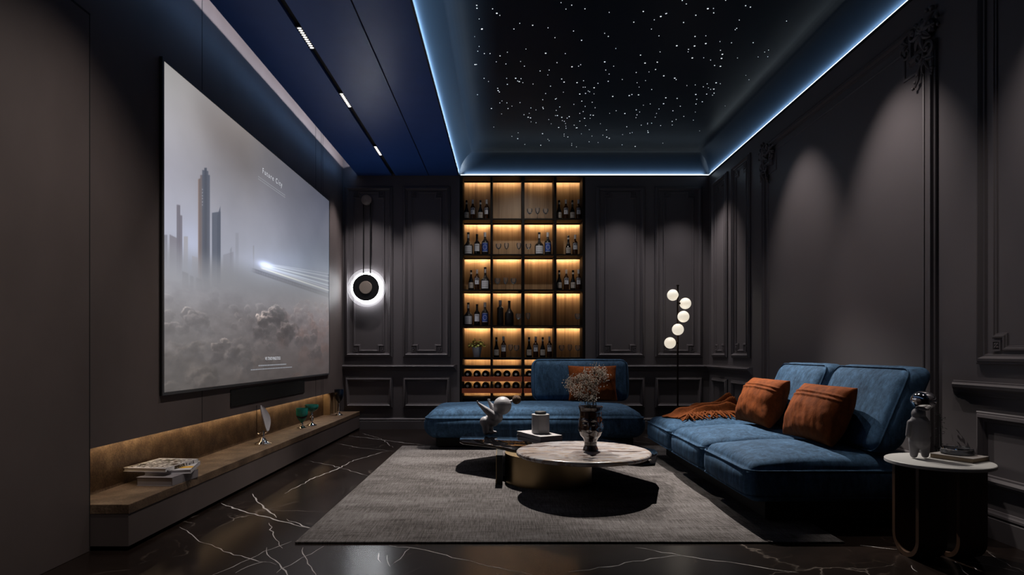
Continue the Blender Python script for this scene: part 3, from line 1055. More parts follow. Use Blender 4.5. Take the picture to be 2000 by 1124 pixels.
# cloud sea: cumulus puffs painted from the far bank to the near one, lit from the upper left
PX, PZ = uu * (Y1 - Y0), vv * (Z1 - Z0)
SQ = 2.5                                  # the film still has wide clouds
wob = fbm(PX * 9 / SQ, PZ * 9, 5, 11, .55) - .5
wob2 = fbm(PX * 24 / SQ + 5, PZ * 24, 4, 12, .6) - .5
grain = fbm(PX * 13 / SQ, PZ * 16, 6, 13, .6)
pr = np.random.default_rng(21)
LW, LH = Y1 - Y0, Z1 - Z0


def puff(cx, cz, r, lit, tint, a=.8):
    global pic
    i0_, i1_ = np.searchsorted(np.linspace(0, LW, NU), [cx - 1.7 * r * SQ, cx + 1.7 * r * SQ])
    j0_, j1_ = np.searchsorted(np.linspace(0, LH, NV), [cz - 2.2 * r, cz + 1.6 * r])
    if i1_ - i0_ < 2 or j1_ - j0_ < 2: return
    sl = (slice(j0_, j1_), slice(i0_, i1_))
    dx = (PX[sl] - cx) / (r * SQ); dz = (PZ[sl] - cz) / r
    d = np.sqrt(dx * dx + np.where(dz > 0, dz * dz, dz * dz * .3)) + wob[sl] * 1.3 + wob2[sl] * .7
    m = (1 - s01(.72, .92, d)) * s01(-2.0, .1, dz) * (1 - s01(.8, 1.5, np.abs(dx))) * a
    shade = np.clip((-.5 * dx + .9 * dz) * .9 + wob2[sl] * 1.4, -.5, 1)
    rim = s01(.38, .88, d) * np.clip(shade * 1.3, 0, 1)
    c = np.array(tint) * (1 + .12 * shade)[..., None] * (.92 + .16 * grain[sl])[..., None] + (rim * lit)[..., None] * np.array([125, 112, 102])
    pic[sl] = pic[sl] * (1 - m[..., None]) + c * m[..., None]


def bank_col(u, v):
    k = np.clip((v - .02) / .34, 0, 1)
    lo = np.array([80, 77, 74]) * (1 - u) + np.array([64, 57, 55]) * u
    hi = np.array([128, 127, 130]) * (1 - u) + np.array([104, 96, 97]) * u
    return lo * (1 - k) + hi * k


sea = s01(.10, .0, vv - (.30 + .08 * uu))
seac = np.stack([bank_col(uu, vv)[..., k] if False else np.interp(vv, [0, .02, .36, 1], [1, 1, 0, 0]) for k in range(3)], -1)
lo_ = np.array([80, 77, 74]) * (1 - uu)[..., None] + np.array([64, 57, 55]) * uu[..., None]
hi_ = np.array([128, 127, 130]) * (1 - uu)[..., None] + np.array([104, 96, 97]) * uu[..., None]
body = lo_ * seac + hi_ * (1 - seac)
pic = pic * (1 - sea[..., None]) + body * (.90 + .2 * grain)[..., None] * sea[..., None]
for q in range(13):
    t_ = q / 12
    vb = .34 - .33 * t_
    for _ in range(int(20 - 9 * t_)):
        u_ = pr.random()
        v_ = vb + (.07 * u_ - .03) * (1 - t_) + pr.normal(0, .012)
        dens = fbm(np.array([[u_ * 4 + q * .7]]), np.array([[v_ * 9.0]]), 2, 31)[0, 0]
        if dens < .47: continue
        r_ = (.035 + .07 * t_) * pr.uniform(.6, 1.4)
        lt = np.clip((dens - .45) * 3.0, 0, .7) * (.8 - .5 * t_) * (1 - .45 * u_)
        puff(u_ * LW, v_ * LH, r_, lt, bank_col(u_, v_) * .93 + (np.array([5, 0, -2]) if u_ > .55 else 0), .5)
# taller heads: one near the middle, lower ones around it
for hu, hv, hw, hh, hl, dk in ((.545, .300, .060, .035, 1.0, .72), (.44, .235, .07, .025, .85, .80), (.62, .225, .07, .03, .35, .78), (.24, .135, .08, .025, .65, .84), (.80, .20, .09, .02, .35, .86), (.86, .125, .09, .02, .3, .86), (.10, .235, .05, .02, .5, .9), (.72, .30, .07, .018, .3, .95)):
    for _ in range(12):
        du, dv = pr.normal(0, 1), pr.normal(0, 1)
        puff((hu + du * hw * .6) * LW, (hv + dv * hh * .6 - abs(du) * hh * .7) * LH, .085 * pr.uniform(.45, 1.0) * (hh / .03) ** .5, hl * max(.15, .55 + .45 * dv) * (1 if du < .6 else .4), bank_col(hu, hv) * dk, .62)
veil = s01(.22, .36, vv - .06 * uu) * (1 - s01(.40, .48, vv - .04 * uu)) * (1 - .5 * s01(.6, .9, uu)) * .55
pic = pic * (1 - veil[..., None]) + (np.array([142, 143, 149]) * (1 - .25 * uu[..., None])) * veil[..., None]
ray = fbm(uu * 2.5 + vv * 3.0, vv * .8 - uu * .3, 3, 50)
k_lo = (1 - s01(.30, .42, vv))[..., None]
mean_ = body * .97 + 4
pic = pic + k_lo * (.45 * (pic - mean_) + np.array([13, 12, 13]))
pic *= (1 + .16 * (1 - s01(.3, .5, vv)) * (ray - .5) * 2)[..., None]
pic = np.clip(pic, 4, 252) / 255.0
lin = np.where(pic <= 0.04045, pic / 12.92, ((pic + 0.055) / 1.055) ** 2.4)
me = bpy.data.meshes.new('screen_picture')
co = np.stack([np.full(uu.shape, XS - XL), YY - 5.96, ZZ - Z0], -1).reshape(-1, 3)
idx = np.arange(NU * NV).reshape(NV, NU)
quads = np.stack([idx[:-1, :-1], idx[:-1, 1:], idx[1:, 1:], idx[1:, :-1]], -1).reshape(-1, 4)
me.vertices.add(len(co)); me.vertices.foreach_set('co', co.ravel())
me.loops.add(quads.size); me.loops.foreach_set('vertex_index', quads.ravel())
me.polygons.add(len(quads)); me.polygons.foreach_set('loop_start', np.arange(0, quads.size, 4)); me.polygons.foreach_set('loop_total', np.full(len(quads), 4))
me.update()
ca = me.color_attributes.new('picture', 'FLOAT_COLOR', 'POINT')
ca.data.foreach_set('color', np.concatenate([lin.reshape(-1, 3), np.ones((NU * NV, 1))], 1).astype(np.float32).ravel())
ms, nt, b = new_mat('lit_screen_picture')
at = nt.nodes.new('ShaderNodeVertexColor'); at.layer_name = 'picture'
nt.links.new(at.outputs['Color'], b.inputs['Emission Color'])
b.inputs['Emission Strength'].default_value = 1.0
b.inputs['Base Color'].default_value = (0.02, 0.02, 0.02, 1)
b.inputs['Roughness'].default_value = 0.6
me.materials.append(ms)
link('screen_picture', me, scr)
M['caption'] = emat('caption_glow', (0.85, 0.88, 0.95), 0.75)
M['caption_dim'] = emat('caption_dim_glow', (0.75, 0.78, 0.86), 0.34)
RS = Matrix(((0, 0, 1), (1, 0, 0), (0, 1, 0))).to_euler()


def caption(body, y, z, size, sp_, width):
    tm = text_mesh(body, size, spacing=sp_)
    xs = [v.co.x for v in tm.vertices]
    k = width / (max(xs) - min(xs))
    for v in tm.vertices: v.co.x *= k
    tm.materials.append(M['caption'])
    link('caption', tm, scr, (XS - XL + 0.0015, y - 5.96, z - Z0), RS)


caption('Future City', 6.068, 2.818, 0.073, 1.5, 0.503)
caption('WE. TONGYI IMAGE STOCK', 6.077, 1.035, 0.043, 1.0, 0.399)


def small_print(y0, y1, z, hgt, bold=0):
    mb = MB(); y = y0
    while y < y1:
        l = random.uniform(0.018, 0.05)
        mb.box(XS - XL + 0.001, XS - XL + 0.0016, y - 5.96, min(y + l, y1) - 5.96, z - Z0 - hgt / 2, z - Z0 + hgt / 2)
        y += l + 0.007
    mb.build('caption_small_print', M['caption_dim'], scr, smooth=0)


small_print(5.714, 6.406, 2.735, 0.0075); small_print(5.714, 6.406, 2.713, 0.0075)
small_print(5.72, 6.437, 0.972, 0.011); small_print(5.55, 6.61, 0.938, 0.0085)
# centre-speaker grille under the screen
gth = thing('speaker_grille', 'long black slotted speaker grille set in the wall below the screen', 'speaker', (XL, 6.12, 0.634))
MB().box(0.0005, 0.006, -0.945, 0.945, 0, 0.147).build('mesh_panel', M['grille'], gth, smooth=0)
mb = MB()
for k in range(12): mb.box(0.006, 0.009, -0.94, 0.94, 0.006 + k * 0.012, 0.011 + k * 0.012)
mb.build('slats', M['grille'], gth, smooth=0)

# ------------------------------------------------------------------ low bench under the screen
bx = -2.085
tb = thing('low_bench', 'long low floating bench with brown granite top under the screen', 'bench', (bx, 6.07, 0))
MB().box(-2.446 - bx, 0, 3.39 - 6.07, YB - 0.026 - 6.07, 0.204, 0.2575, bev=0.003).build('stone_top', M['granite'], tb, smooth=0)
MB().box(-2.446 - bx, -0.004, 3.392 - 6.07, YB - 0.026 - 6.07, 0.026, 0.204).build('plinth', M['plaster'], tb, smooth=0)
MB().box(-2.44 - bx, -0.08, 3.45 - 6.07, YB - 0.03 - 6.07, 0.0, 0.026).build('toe_kick', M['groove'], tb, smooth=0)
ZB = 0.2575


def hardback(name, label, loc, rz, wd, dp, th, cover, pages, spine_right=True, extra=None):
    """book lying flat; x to the right, spine along the right side (x = wd/2)"""
    t = thing(name, label, 'book', loc, rz)
    c = 0.0028
    mb = MB()
    mb.box(-wd / 2, wd / 2, -dp / 2, dp / 2, 0, c)
    mb.box(-wd / 2, wd / 2, -dp / 2, dp / 2, th - c, th)
    if spine_right: mb.box(wd / 2 - c, wd / 2, -dp / 2, dp / 2, 0, th)
    mb.build('cover', cover, t, smooth=0)
    MB().box(-wd / 2 + 0.005, wd / 2 - c, -dp / 2 + 0.005, dp / 2 - 0.005, c, th - c).build('pages', pages, t, smooth=0)
    if extra: extra(t)
    return t


hardback('book', 'thick grey hardback at the bottom of the book stack on the granite bench', (-2.205, 4.00, ZB), math.radians(-3), 0.235, 0.29, 0.054, M['grey_cover'], M['grey_cover'])


def yel(t):
    MB().box(0.03, 0.13, -0.10, -0.035, 0.0262, 0.0268).build('yellow_print', M['yellow'], t, smooth=0)


hardback('book', 'white hardback with a yellow mark, middle of the book stack on the bench', (-2.225, 4.10, ZB + 0.0545), math.radians(17), 0.27, 0.33, 0.026, M['white_cover'], M['white_cover'], True, yel)


def art(t):
    MB().box(-0.125, 0.130, -0.155, 0.155, 0.0242, 0.0248).build('printed_panel', M['cover_art'], t, smooth=0)
    MB().box(0.1425, 0.1431, -0.175, 0.175, 0.002, 0.022).build('printed_spine', M['cover_art'], t, smooth=0)


hardback('book', 'white book with a black and white abstract cover, topmost on the bench stack', (-2.285, 4.075, ZB + 0.081), math.radians(-5), 0.285, 0.355, 0.024, M['white_cover'], M['paper'], True, art)


def goblet(label, loc, bowl_prof, stem_prof, band, mat):
    t = thing('goblet', label, 'goblet', loc)
    mb = MB(); mb.lathe(stem_prof, 24); mb.build('foot', M['chrome'], t, smooth=40)
    mb = MB(); mb.lathe(bowl_prof, 32, cap=False); mb.build('bowl', mat, t, smooth=40)
    if band:
        z0, r = band
        mb = MB(); vs, fs = [], []
        n = 40
        for k in range(n):
            a = 2 * PI * k / n; dz = 0.008 * math.sin(a * 2 + 1)
            for z, q in ((z0 + dz - 0.010, 1.0), (z0 + dz + 0.010, 1.0)):
                rr = np.interp(z, [p[1] for p in bowl_prof[:r]], [p[0] for p in bowl_prof[:r]]) + 0.0012
                vs.append((rr * math.cos(a), rr * math.sin(a), z))
        for k in range(n):
            j = (k + 1) % n; fs.append([2 * k, 2 * j, 2 * j + 1, 2 * k + 1])
        mb.add(vs, fs); mb.build('dark_band', M['ink'], t, smooth=40)
    return t


def bowl(z0, z1, r, lower=0.35):
    out = [(0.004, z0)]
    for i in range(1, 11):
        q = i / 10
        out.append((r * (1 - (1 - min(1, q / 0.75)) ** 2.2) * (1 - 0.04 * max(0, q - .75)) + 0.004, z0 + (z1 - z0) * q))
    inner = [(max(0.002, a - 0.004), z + (0.003 if i < 10 else 0)) for i, (a, z) in enumerate(out)][::-1]
    return out + inner


goblet('teal goblet with a dark wavy band and a short chrome foot on the bench', (-2.275, 6.82, ZB), bowl(0.052, 0.218, 0.060), [(0.052, 0), (0.050, 0.006), (0.025, 0.016), (0.016, 0.028), (0.020, 0.040), (0.014, 0.054)], (0.125, 11), M['teal'])
goblet('wide teal goblet on a tall dark stem and chrome foot on the bench', (-2.24, 7.05, ZB), bowl(0.145, 0.238, 0.072), [(0.058, 0), (0.055, 0.006), (0.024, 0.022), (0.012, 0.040), (0.014, 0.050), (0.0205, 0.055), (0.0205, 0.095), (0.012, 0.100), (0.016, 0.112), (0.018, 0.125), (0.010, 0.147)], (0.172, 11), M['teal'])
goblet('tall dark blue goblet on a chrome stem at the far end of the bench', (-2.235, 8.18, ZB), bowl(0.165, 0.342, 0.058), [(0.052, 0), (0.050, 0.006), (0.024, 0.020), (0.010, 0.045), (0.014, 0.060), (0.008, 0.085), (0.016, 0.110), (0.008, 0.140), (0.012, 0.167)], None, M['navy_glass'])
# pearl shell on a chrome stand
t = thing('shell_ornament', 'pearly shell-shaped dish held upright on a chrome stand on the bench', 'ornament', (-2.235, 5.63, ZB))
mb = MB(); mb.lathe([(0.074, 0), (0.074, 0.006), (0.055, 0.014), (0.035, 0.026), (0.022, 0.05), (0.012, 0.06), (0.016, 0.075), (0.010, 0.09), (0.010, 0.125)], 28)
mb.tube([(-0.02, 0, 0.105), (-0.035, 0, 0.09), (-0.05, 0, 0.095), (-0.055, 0, 0.11)], 0.004, 6)
mb.tube([(0.012, 0, 0.10), (0.03, 0, 0.10), (0.045, 0, 0.115)], 0.004, 6)
mb.build('chrome_stand', M['chrome'], t, smooth=40)
MB().tube([(-0.056, 0, 0.11), (-0.059, 0, 0.35), (-0.060, 0, 0.352)], 0.0022, 6).build('thin_rod', M['bronze'], t, smooth=40)
mb = MB(); vs, fs = [], []
n1, n2 = 22, 10
for side in (0, 1):
    for i in range(n1 + 1):
        q = i / n1
        hw = 0.105 * math.sin(PI * (0.05 + 0.93 * q)) ** 0.75
        for j in range(n2 + 1):
            s_ = j / n2 * 2 - 1
            y = s_ * hw
            cup = 0.030 * (s_ * s_) * math.sin(PI * q) + 0.003 * math.cos(s_ * 26)
            x = 0.038 - 0.058 * q - 0.035 * math.sin(PI * q) * 0.3 + cup + (0.006 if side else 0)
            vs.append((x, y * 0.75, 0.118 + 0.235 * q))
o_ = (n1 + 1) * (n2 + 1)
for side in (0, 1):
    for i in range(n1):
        for j in range(n2):
            a = side * o_ + i * (n2 + 1) + j
            fs.append([a, a + 1, a + n2 + 2, a + n2 + 1])
for i in range(n1):
    for j in (0, n2):
        a = i * (n2 + 1) + j
        fs.append([a, a + n2 + 1, a + n2 + 1 + o_, a + o_])
mb.add(vs, fs); mb.build('shell_dish', M['pearl'], t, smooth=60)

# ------------------------------------------------------------------ ring wall lamp
t = thing('wall_lamp', 'long black wall lamp with a glowing ring around a black disc', 'lamp', (-1.985, YB, 2.007))
RX = Matrix.Rotation(PI / 2, 4, 'X')       # lathe axis +z becomes -y (out of the wall)
mb = MB(); mb.lathe([(0.070, 0.02), (0.073, 0.024), (0.073, 0.066), (0.068, 0.07)], 36, xf=Matrix.Translation((0, 0, 1.243)) @ RX); mb.build('ceiling_rose', M['tan_metal'], t, smooth=40)
mb = MB(); mb.lathe([(0.02, 0.0), (0.02, 0.02)], 16, xf=Matrix.Translation((0, 0, 1.243)) @ RX); mb.build('mount', M['black'], t, smooth=40)
for sx in (-0.043, 0.055):
    MB().tube([(sx, -0.052, 0.16), (sx, -0.052, 1.21)], 0.0085, 10).build('rod', M['black'], t, smooth=40)
mb = MB(); mb.lathe([(0.0, 0.075), (0.185, 0.075), (0.187, 0.08), (0.187, 0.094), (0.184, 0.098), (0.0, 0.098)], 64, xf=RX, cap=False); mb.build('disc', M['black'], t, smooth=40)
mb = MB(); mb.lathe([(0.0, 0.098), (0.090, 0.098), (0.090, 0.106), (0.087, 0.109), (0.0, 0.109)], 48, xf=RX, cap=False); mb.build('centre_cap', M['tan_metal'], t, smooth=40)
mb = MB(); mb.lathe([(0.150, 0.050), (0.212, 0.050), (0.214, 0.054), (0.212, 0.058), (0.150, 0.058), (0.150, 0.050)], 64, xf=RX, cap=False); mb.build('glow_ring', M['ring_led'], t, smooth=40)
M['ring_dim'] = emat('acrylic_ring_glow', (0.95, 0.96, 1.0), 0.75, (0.3, 0.3, 0.3))
for rr in (0.225, 0.238, 0.251, 0.264):
    mb = MB(); mb.tube([(rr * math.cos(a), -0.054, rr * math.sin(a)) for a in [2 * PI * k / 72 for k in range(72)]], 0.0024, 6, closed=True); mb.build('acrylic_ring', M['ring_dim'], t, smooth=40)
mb = MB(); mb.lathe([(0.03, 0.0), (0.03, 0.052)], 16, xf=RX); mb.build('mount', M['black'], t, smooth=40)

# ------------------------------------------------------------------ wine cabinet
cab = thing('wine_cabinet', 'tall backlit wine cabinet with wood back and black frame', 'cabinet', (0.222, YB, 0))
OX = 0.222
YF, YK = YB + 0.005, YB + CD - 0.005        # front and back plane
def cbox(name, x0, x1, y0, y1, z0, z1, mat, bev=0.0):
    return MB().box(x0 - OX, x1 - OX, y0 - YB, y1 - YB, z0, z1, bev=bev).build(name, mat, cab, smooth=0)
px = lambda p, Y=YB: (p - CX) * Y / F
cbox('back_panel', CX0 + 0.005, CX1 - 0.005, YK - 0.012, YK, 0.05, ZC - 0.004, M['oak'])
posts = [(CX0 + 0.002, px(903.7)), (px(957.9), px(961.9)), (px(1019), px(1024.4)), (px(1082.3), px(1087)), (px(1138), CX1 - 0.002)]
for i, (a, b_) in enumerate(posts):
    cbox('side_panel' if i in (0, 4) else 'divider', a, b_, YF, YK - 0.012, 0.05, ZC - 0.004, M['cab'])
UND = [3.606, 2.983, 2.474, 1.971, 1.460, 1.0015, 0.865]
THK = [0.0, 0.02, 0.02, 0.02, 0.02, 0.02, 0.04]
bays = [(posts[i][1], posts[i + 1][0]) for i in range(4)]
cbox('top_panel', CX0 + 0.002, CX1 - 0.002, YF, YK - 0.012, ZC - 0.006, ZC - 0.003, M['cab'])
cbox('plinth', CX0 + 0.002, CX1 - 0.002, YF, YK, 0.0, 0.05, M['cab'])
SHELF = []
for r in range(1, 7):
    for a, b_ in bays:
        cbox('shelf', a, b_, YF, YK - 0.012, UND[r], UND[r] + THK[r], M['cab'])
for a, b_ in bays:
    cbox('shelf', a, b_, YF, YK - 0.012, 0.435, 0.455, M['cab'])
for a, b_ in ((bays[0][0], bays[1][1]), (bays[2][0], bays[3][1])):
    for z0, z1 in ((0.680, 0.750), (0.514, 0.583)):
        cbox('rack_rail', a - 0.01, b_ + 0.005, YF - 0.008, YF - 0.001, z0, z1, M['terracotta'])
        cbox('rack_rail', a, b_, YK - 0.11, YK - 0.08, z0, z1 - 0.02, M['cab']) if False else None
for a, b_ in bays:
    for z1 in (0.750, 0.583):
        cbox('rack_floor', a, b_, YF, YK - 0.012, z1 - 0.036, z1 - 0.024, M['cab'])
# LED profiles: a small dark lip hides each tape; the lamp washes the wood behind
cell_h = [3.606 - 3.003, 2.983 - 2.494, 2.474 - 1.991, 1.971 - 1.48, 1.46 - 1.0215, 1.0015 - 0.905, 0.11, 0.11, 0.06]
zl = UND[:7] + [0.683, 0.514]
for r, z in enumerate(zl):
    for c, (a, b_) in enumerate(bays):
        if r > 6 and c == 3: continue
        cbox('led_profile', a + 0.004, b_ - 0.004, YK - 0.079, YK - 0.073, z - 0.014, z - 0.0005, M['cab'])
        e = 0.95 if r < 5 else (0.5 if r == 5 else 0.30)
        d = Vector((0, 0.62, -0.78)).normalized()
        lamp('AREA', 'cabinet_led', ((a + b_) / 2, YK - 0.062, z - 0.0022), d, e, (1.0, 0.71, 0.41), shape='RECTANGLE', size=b_ - a - 0.03, size_y=0.006)

# bottles: each kind is built once, then copied
def bottle_prof(r, h, neck, sh0, sh1):
    out = [(r * 0.90, 0), (r, 0.008)]
    for i in range(9):
        q = i / 8
        out.append((neck + (r - neck) * (0.5 + 0.5 * math.cos(PI * q)), h * (sh0 + (sh1 - sh0) * q)))
    out += [(neck, h * 0.93), (neck * 1.12, h * 0.935), (neck * 1.12, h * 0.985), (neck * 0.95, h)]
    return out


def wrap_label(r, z0, z1, span=1.9, c0=-PI / 2, n=14):
    vs, fs = [], []
    for k in range(n + 1):
        a = c0 - span / 2 + span * k / n
        vs += [(r * math.cos(a), r * math.sin(a), z0), (r * math.cos(a), r * math.sin(a), z1)]
    for k in range(n): fs.append([2 * k, 2 * k + 2, 2 * k + 3, 2 * k + 1])
    return MB().add(vs, fs)


def wrap_text(body, size, r, zc, mat, parent, name='label_lettering'):
    tm = text_mesh(body, size)
    for v in tm.vertices:
        a = -PI / 2 + v.co.x / r
        v.co = Vector((r * math.cos(a), r * math.sin(a), zc + v.co.y))
    tm.materials.append(mat)
    return link(name, tm, parent)


def ring_sleeve(r, z0, z1): return MB().lathe([(r, z0), (r, z1), (r * 0.7, z1 + 0.0015)], 18, cap=False)


PROTO = {}
def proto(kind):
    if kind in PROTO: return PROTO[kind], False
    t = thing('wine_bottle', 'bottle', 'bottle')
    if kind == 'A':
        r, h = 0.041, 0.29
        MB().lathe(bottle_prof(r, h, 0.0135, .30, .74), 20).build('bottle_body', M['bottle'], t, smooth=40)
        lb = wrap_label(r + .0006, .030, .112).build('label', M['label'], t, smooth=60)
        wrap_text('Sài', 0.040, r + .0011, .080, M['ink_soft'], lb)
        wrap_label(r + .0010, .040, .046, 1.3).build('label_line', M['ink_soft'], lb, smooth=60)
        ring_sleeve(0.0158, h * .80, h * .89).build('neck_band', M['foil_white'], t, smooth=40)
    elif kind == 'B':
        r, h = 0.037, 0.30
        MB().lathe(bottle_prof(r, h, 0.0135, .58, .78), 20).build('bottle_body', M['bottle_amber'], t, smooth=40)
        lb = wrap_label(r + .0006, .085, .175, 1.8).build('label', M['label_white'], t, smooth=60)
        wrap_text('K', 0.052, r + .0011, .112, M['ink'], lb)
        wrap_label(r + .0011, .143, .172, 1.35).build('label_block', M['ink'], lb, smooth=60)
        wrap_text('No', 0.024, r + .0016, .157, M['label_white'], lb)
        ring_sleeve(0.0168, h * .80, h * 1.0).build('capsule', M['foil_white'], t, smooth=40)
    elif kind == 'C':
        r, h = 0.063, 0.335
        MB().lathe(bottle_prof(r, h, 0.018, .40, .66), 24).build('bottle_body', M['bottle_matt'], t, smooth=40)
        lb = wrap_label(r + .0006, .022, .135).build('label', M['label_white'], t, smooth=60)
        for z in (.040, .052, .078, .102): wrap_label(r + .0011, z, z + .003, 1.3 if z > .06 else 1.5).build('label_line', M['ink_soft'], lb, smooth=60)
        wrap_label(0.0192, .25, .305, 1.5).build('neck_label', M['foil_white'], t, smooth=60)
    elif kind == 'D':
        r, h = 0.042, 0.31
        MB().lathe(bottle_prof(r, h, 0.016, .56, .74), 20).build('bottle_body', M['bottle'], t, smooth=40)
        lb = wrap_label(r + .0006, .060, .165).build('label', M['label_white'], t, smooth=60)
        wrap_label(r + .0011, .138, .146, 1.2).build('label_line', M['ink_soft'], lb, smooth=60)
    elif kind == 'E':
        r, h = 0.048, 0.335
        MB().lathe(bottle_prof(r, h, 0.016, .56, .76), 22).build('bottle_body', M['bottle_matt'], t, smooth=40)
        lb = wrap_label(r + .0006, .050, .180, 1.8).build('label', M['label_blue'], t, smooth=60)
        for z in (.052, .174): wrap_label(r + .0011, z, z + .005, 1.7).build('label_line', M['label_white'], lb, smooth=60)
        pts = []
        for k in range(28):
            a = 2 * PI * k / 28; x = .026 * math.cos(a); an = -PI / 2 + x / r
            pts.append(((r + .0012) * math.cos(an), (r + .0012) * math.sin(an), .115 + .032 * math.sin(a)))
        MB().tube(pts, 0.0022, 4, closed=True).build('label_emblem', M['label_white'], lb, smooth=60)
        ring_sleeve(0.0195, h * .80, h * 1.0).build('capsule', M['foil_white'], t, smooth=40)
    elif kind == 'F':
        r, h = 0.047, 0.365
        MB().lathe(bottle_prof(r, h, 0.018, .68, .80), 22).build('bottle_body', M['bottle_matt'], t, smooth=40)
        ring_sleeve(0.021, h * .82, h * 1.0).build('capsule', M['foil_white'], t, smooth=40)
    elif kind == 'G':
        r, h = 0.064, 0.36
        MB().lathe(bottle_prof(r, h, 0.018, .46, .72), 24).build('bottle_body', M['bottle_matt'], t, smooth=40)
    elif kind in ('W', 'T'):
        t.name = 'wine_glass'; t['category'] = 'wine glass'
        r = 0.041 if kind == 'W' else 0.033
        top = 0.175 if kind == 'W' else 0.185
        b0 = 0.090
        bw = [(0.004, b0)] + [(r * math.sin(PI * (0.08 + 0.62 * q)) ** 0.8, b0 + (top - b0) * q) for q in [i / 9 for i in range(1, 10)]]
        MB().lathe(bw, 22, cap=False).build('bowl', M['glass'], t, smooth=60)
        MB().lathe([(0.0035, 0.006), (0.003, 0.05), (0.004, b0)], 10).build('stem', M['glass'], t, smooth=60)
        MB().lathe([(0.034, 0), (0.034, 0.0015), (0.012, 0.005), (0.004, 0.008)], 22).build('foot', M['glass'], t, smooth=60)
    elif kind == 'L':
        xf = Matrix.Rotation(PI / 2, 4, 'X')      # lying, neck towards the room
        MB().lathe(bottle_prof(0.052, 0.30, 0.017, .55, .76), 22, xf=xf).build('bottle_body', M['bottle'], t, smooth=40)
        MB().lathe([(0.0195, 0.29), (0.0195, 0.297), (0.013, 0.3015), (0, 0.3015)], 16, xf=xf, cap=False).build('capsule', M['foil_white'], t, smooth=40)  # white end disc stands in for the highlight on each lying bottle
    PROTO[kind] = t
    return t, True


def place(kind, loc, label, group):
    t, first = proto(kind)
    if first:
        t.location = loc; t['label'] = label; t['group'] = group
        return t
    return dup(t, loc, 0, label, group)


ROWN = ['top', 'second', 'third', 'fourth', 'fifth']
BAYN = ['left', 'centre-left', 'centre-right', 'right']
DESC = {'A': 'dark bottle with pale low label', 'B': 'amber bottle with white cap', 'C': 'broad dark bottle with white label', 'D': 'dark bottle with upper white label',
        'E': 'blue-labelled bottle with white cap', 'F': 'slim plain dark bottle with white cap', 'G': 'broad plain dark bottle', 'W': 'clear round wine glass', 'T': 'clear tulip wine glass'}
s6 = lambda p: 890 + p / 4.242
s7 = lambda p: 890 + p / 4.685
LAY = [  # row, bay, [(kind, photo x)]
    (0, 0, [('A', s6(90)), ('B', s6(142)), ('A', s6(205)), ('B', s6(257))]),
    (0, 2, [('W', s6(613)), ('T', s6(678)), ('W', s6(745))]),
    (0, 3, [('A', s6(857)), ('B', s6(913)), ('A', s6(967)), ('B', s6(1022))]),
    (1, 0, [('C', s6(105)), ('D', s6(177)), ('E', s6(243))]),
    (1, 1, [('W', s6(355)), ('T', s6(421)), ('T', s6(528))]),
    (1, 2, [('W', s6(603)), ('C', s6(692)), ('E', s6(763))]),
    (1, 3, [('A', s6(933)), ('B', s6(990))]),
    (2, 0, [('A', s6(128)), ('B', s6(177)), ('C', s6(245))]),
    (2, 1, [('W', s6(347)), ('T', s6(414)), ('W', s6(480))]),
    (2, 3, [('A', s6(858)), ('B', s6(917)), ('A', s6(972)), ('B', s6(1033))]),
    (3, 0, [('C', s7(116)), ('D', s7(195)), ('E', s7(268))]),
    (3, 1, [('F', s7(408)), ('G', s7(490)), ('W', s7(578))]),
    (3, 2, [('T', s7(662))]),
    (3, 3, [('W', s7(1115))]),
    (4, 1, [('A', s7(373)), ('B', s7(438)), ('T', s7(503)), ('W', s7(557))]),
    (4, 2, [('A', s7(672)), ('B', s7(732)), ('A', s7(796)), ('B', s7(858))]),
    (4, 3, [('W', s7(970)), ('T', s7(1045)), ('W', s7(1118))]),
]
NTH = {1: [''], 2: ['first from left, ', 'second from left, ']}
for r, c, items in LAY:
    cnt = {}
    for k, _ in items: cnt[k] = cnt.get(k, 0) + 1
    seen = {}
    for k, x in items:
        Yp = YB + 0.15
        seen[k] = seen.get(k, 0) + 1
        side = '' if cnt[k] == 1 else (', left of two alike' if seen[k] == 1 else ', right of two alike')
        lab = f"{DESC[k]}, {ROWN[r]} shelf, {BAYN[c]} bay{side}"
        X = (x - CX) * Yp / F
        rk = {'A': .041, 'B': .037, 'C': .063, 'D': .042, 'E': .048, 'F': .047, 'G': .064, 'W': .041, 'T': .034}[k] + .004
        X = min(max(X, bays[c][0] + rk), bays[c][1] - rk)
        place(k, (X, Yp, UND[r + 1] + THK[r + 1] + 0.0015), lab, 'wine glasses in the cabinet' if k in 'WT' else 'bottles on the cabinet shelves')
for rz_, (z, nm) in enumerate(((0.726, 'upper'), (0.559, 'lower'))):
    for c, xs in ((0, (913.5, 931, 948)), (1, (972.4, 990, 1007.6)), (2, (1034,))):
        for i, x in enumerate(xs):
            pos = ['left', 'middle', 'right'][i] if len(xs) > 1 else 'leftmost visible'
            place('L', (px(x, YB + 0.1), YK - 0.02, z + 0.0535), f"bottle lying on the {nm} rust-red rack, {pos} one in {BAYN[c]} bay", 'bottles lying in the wine rack')

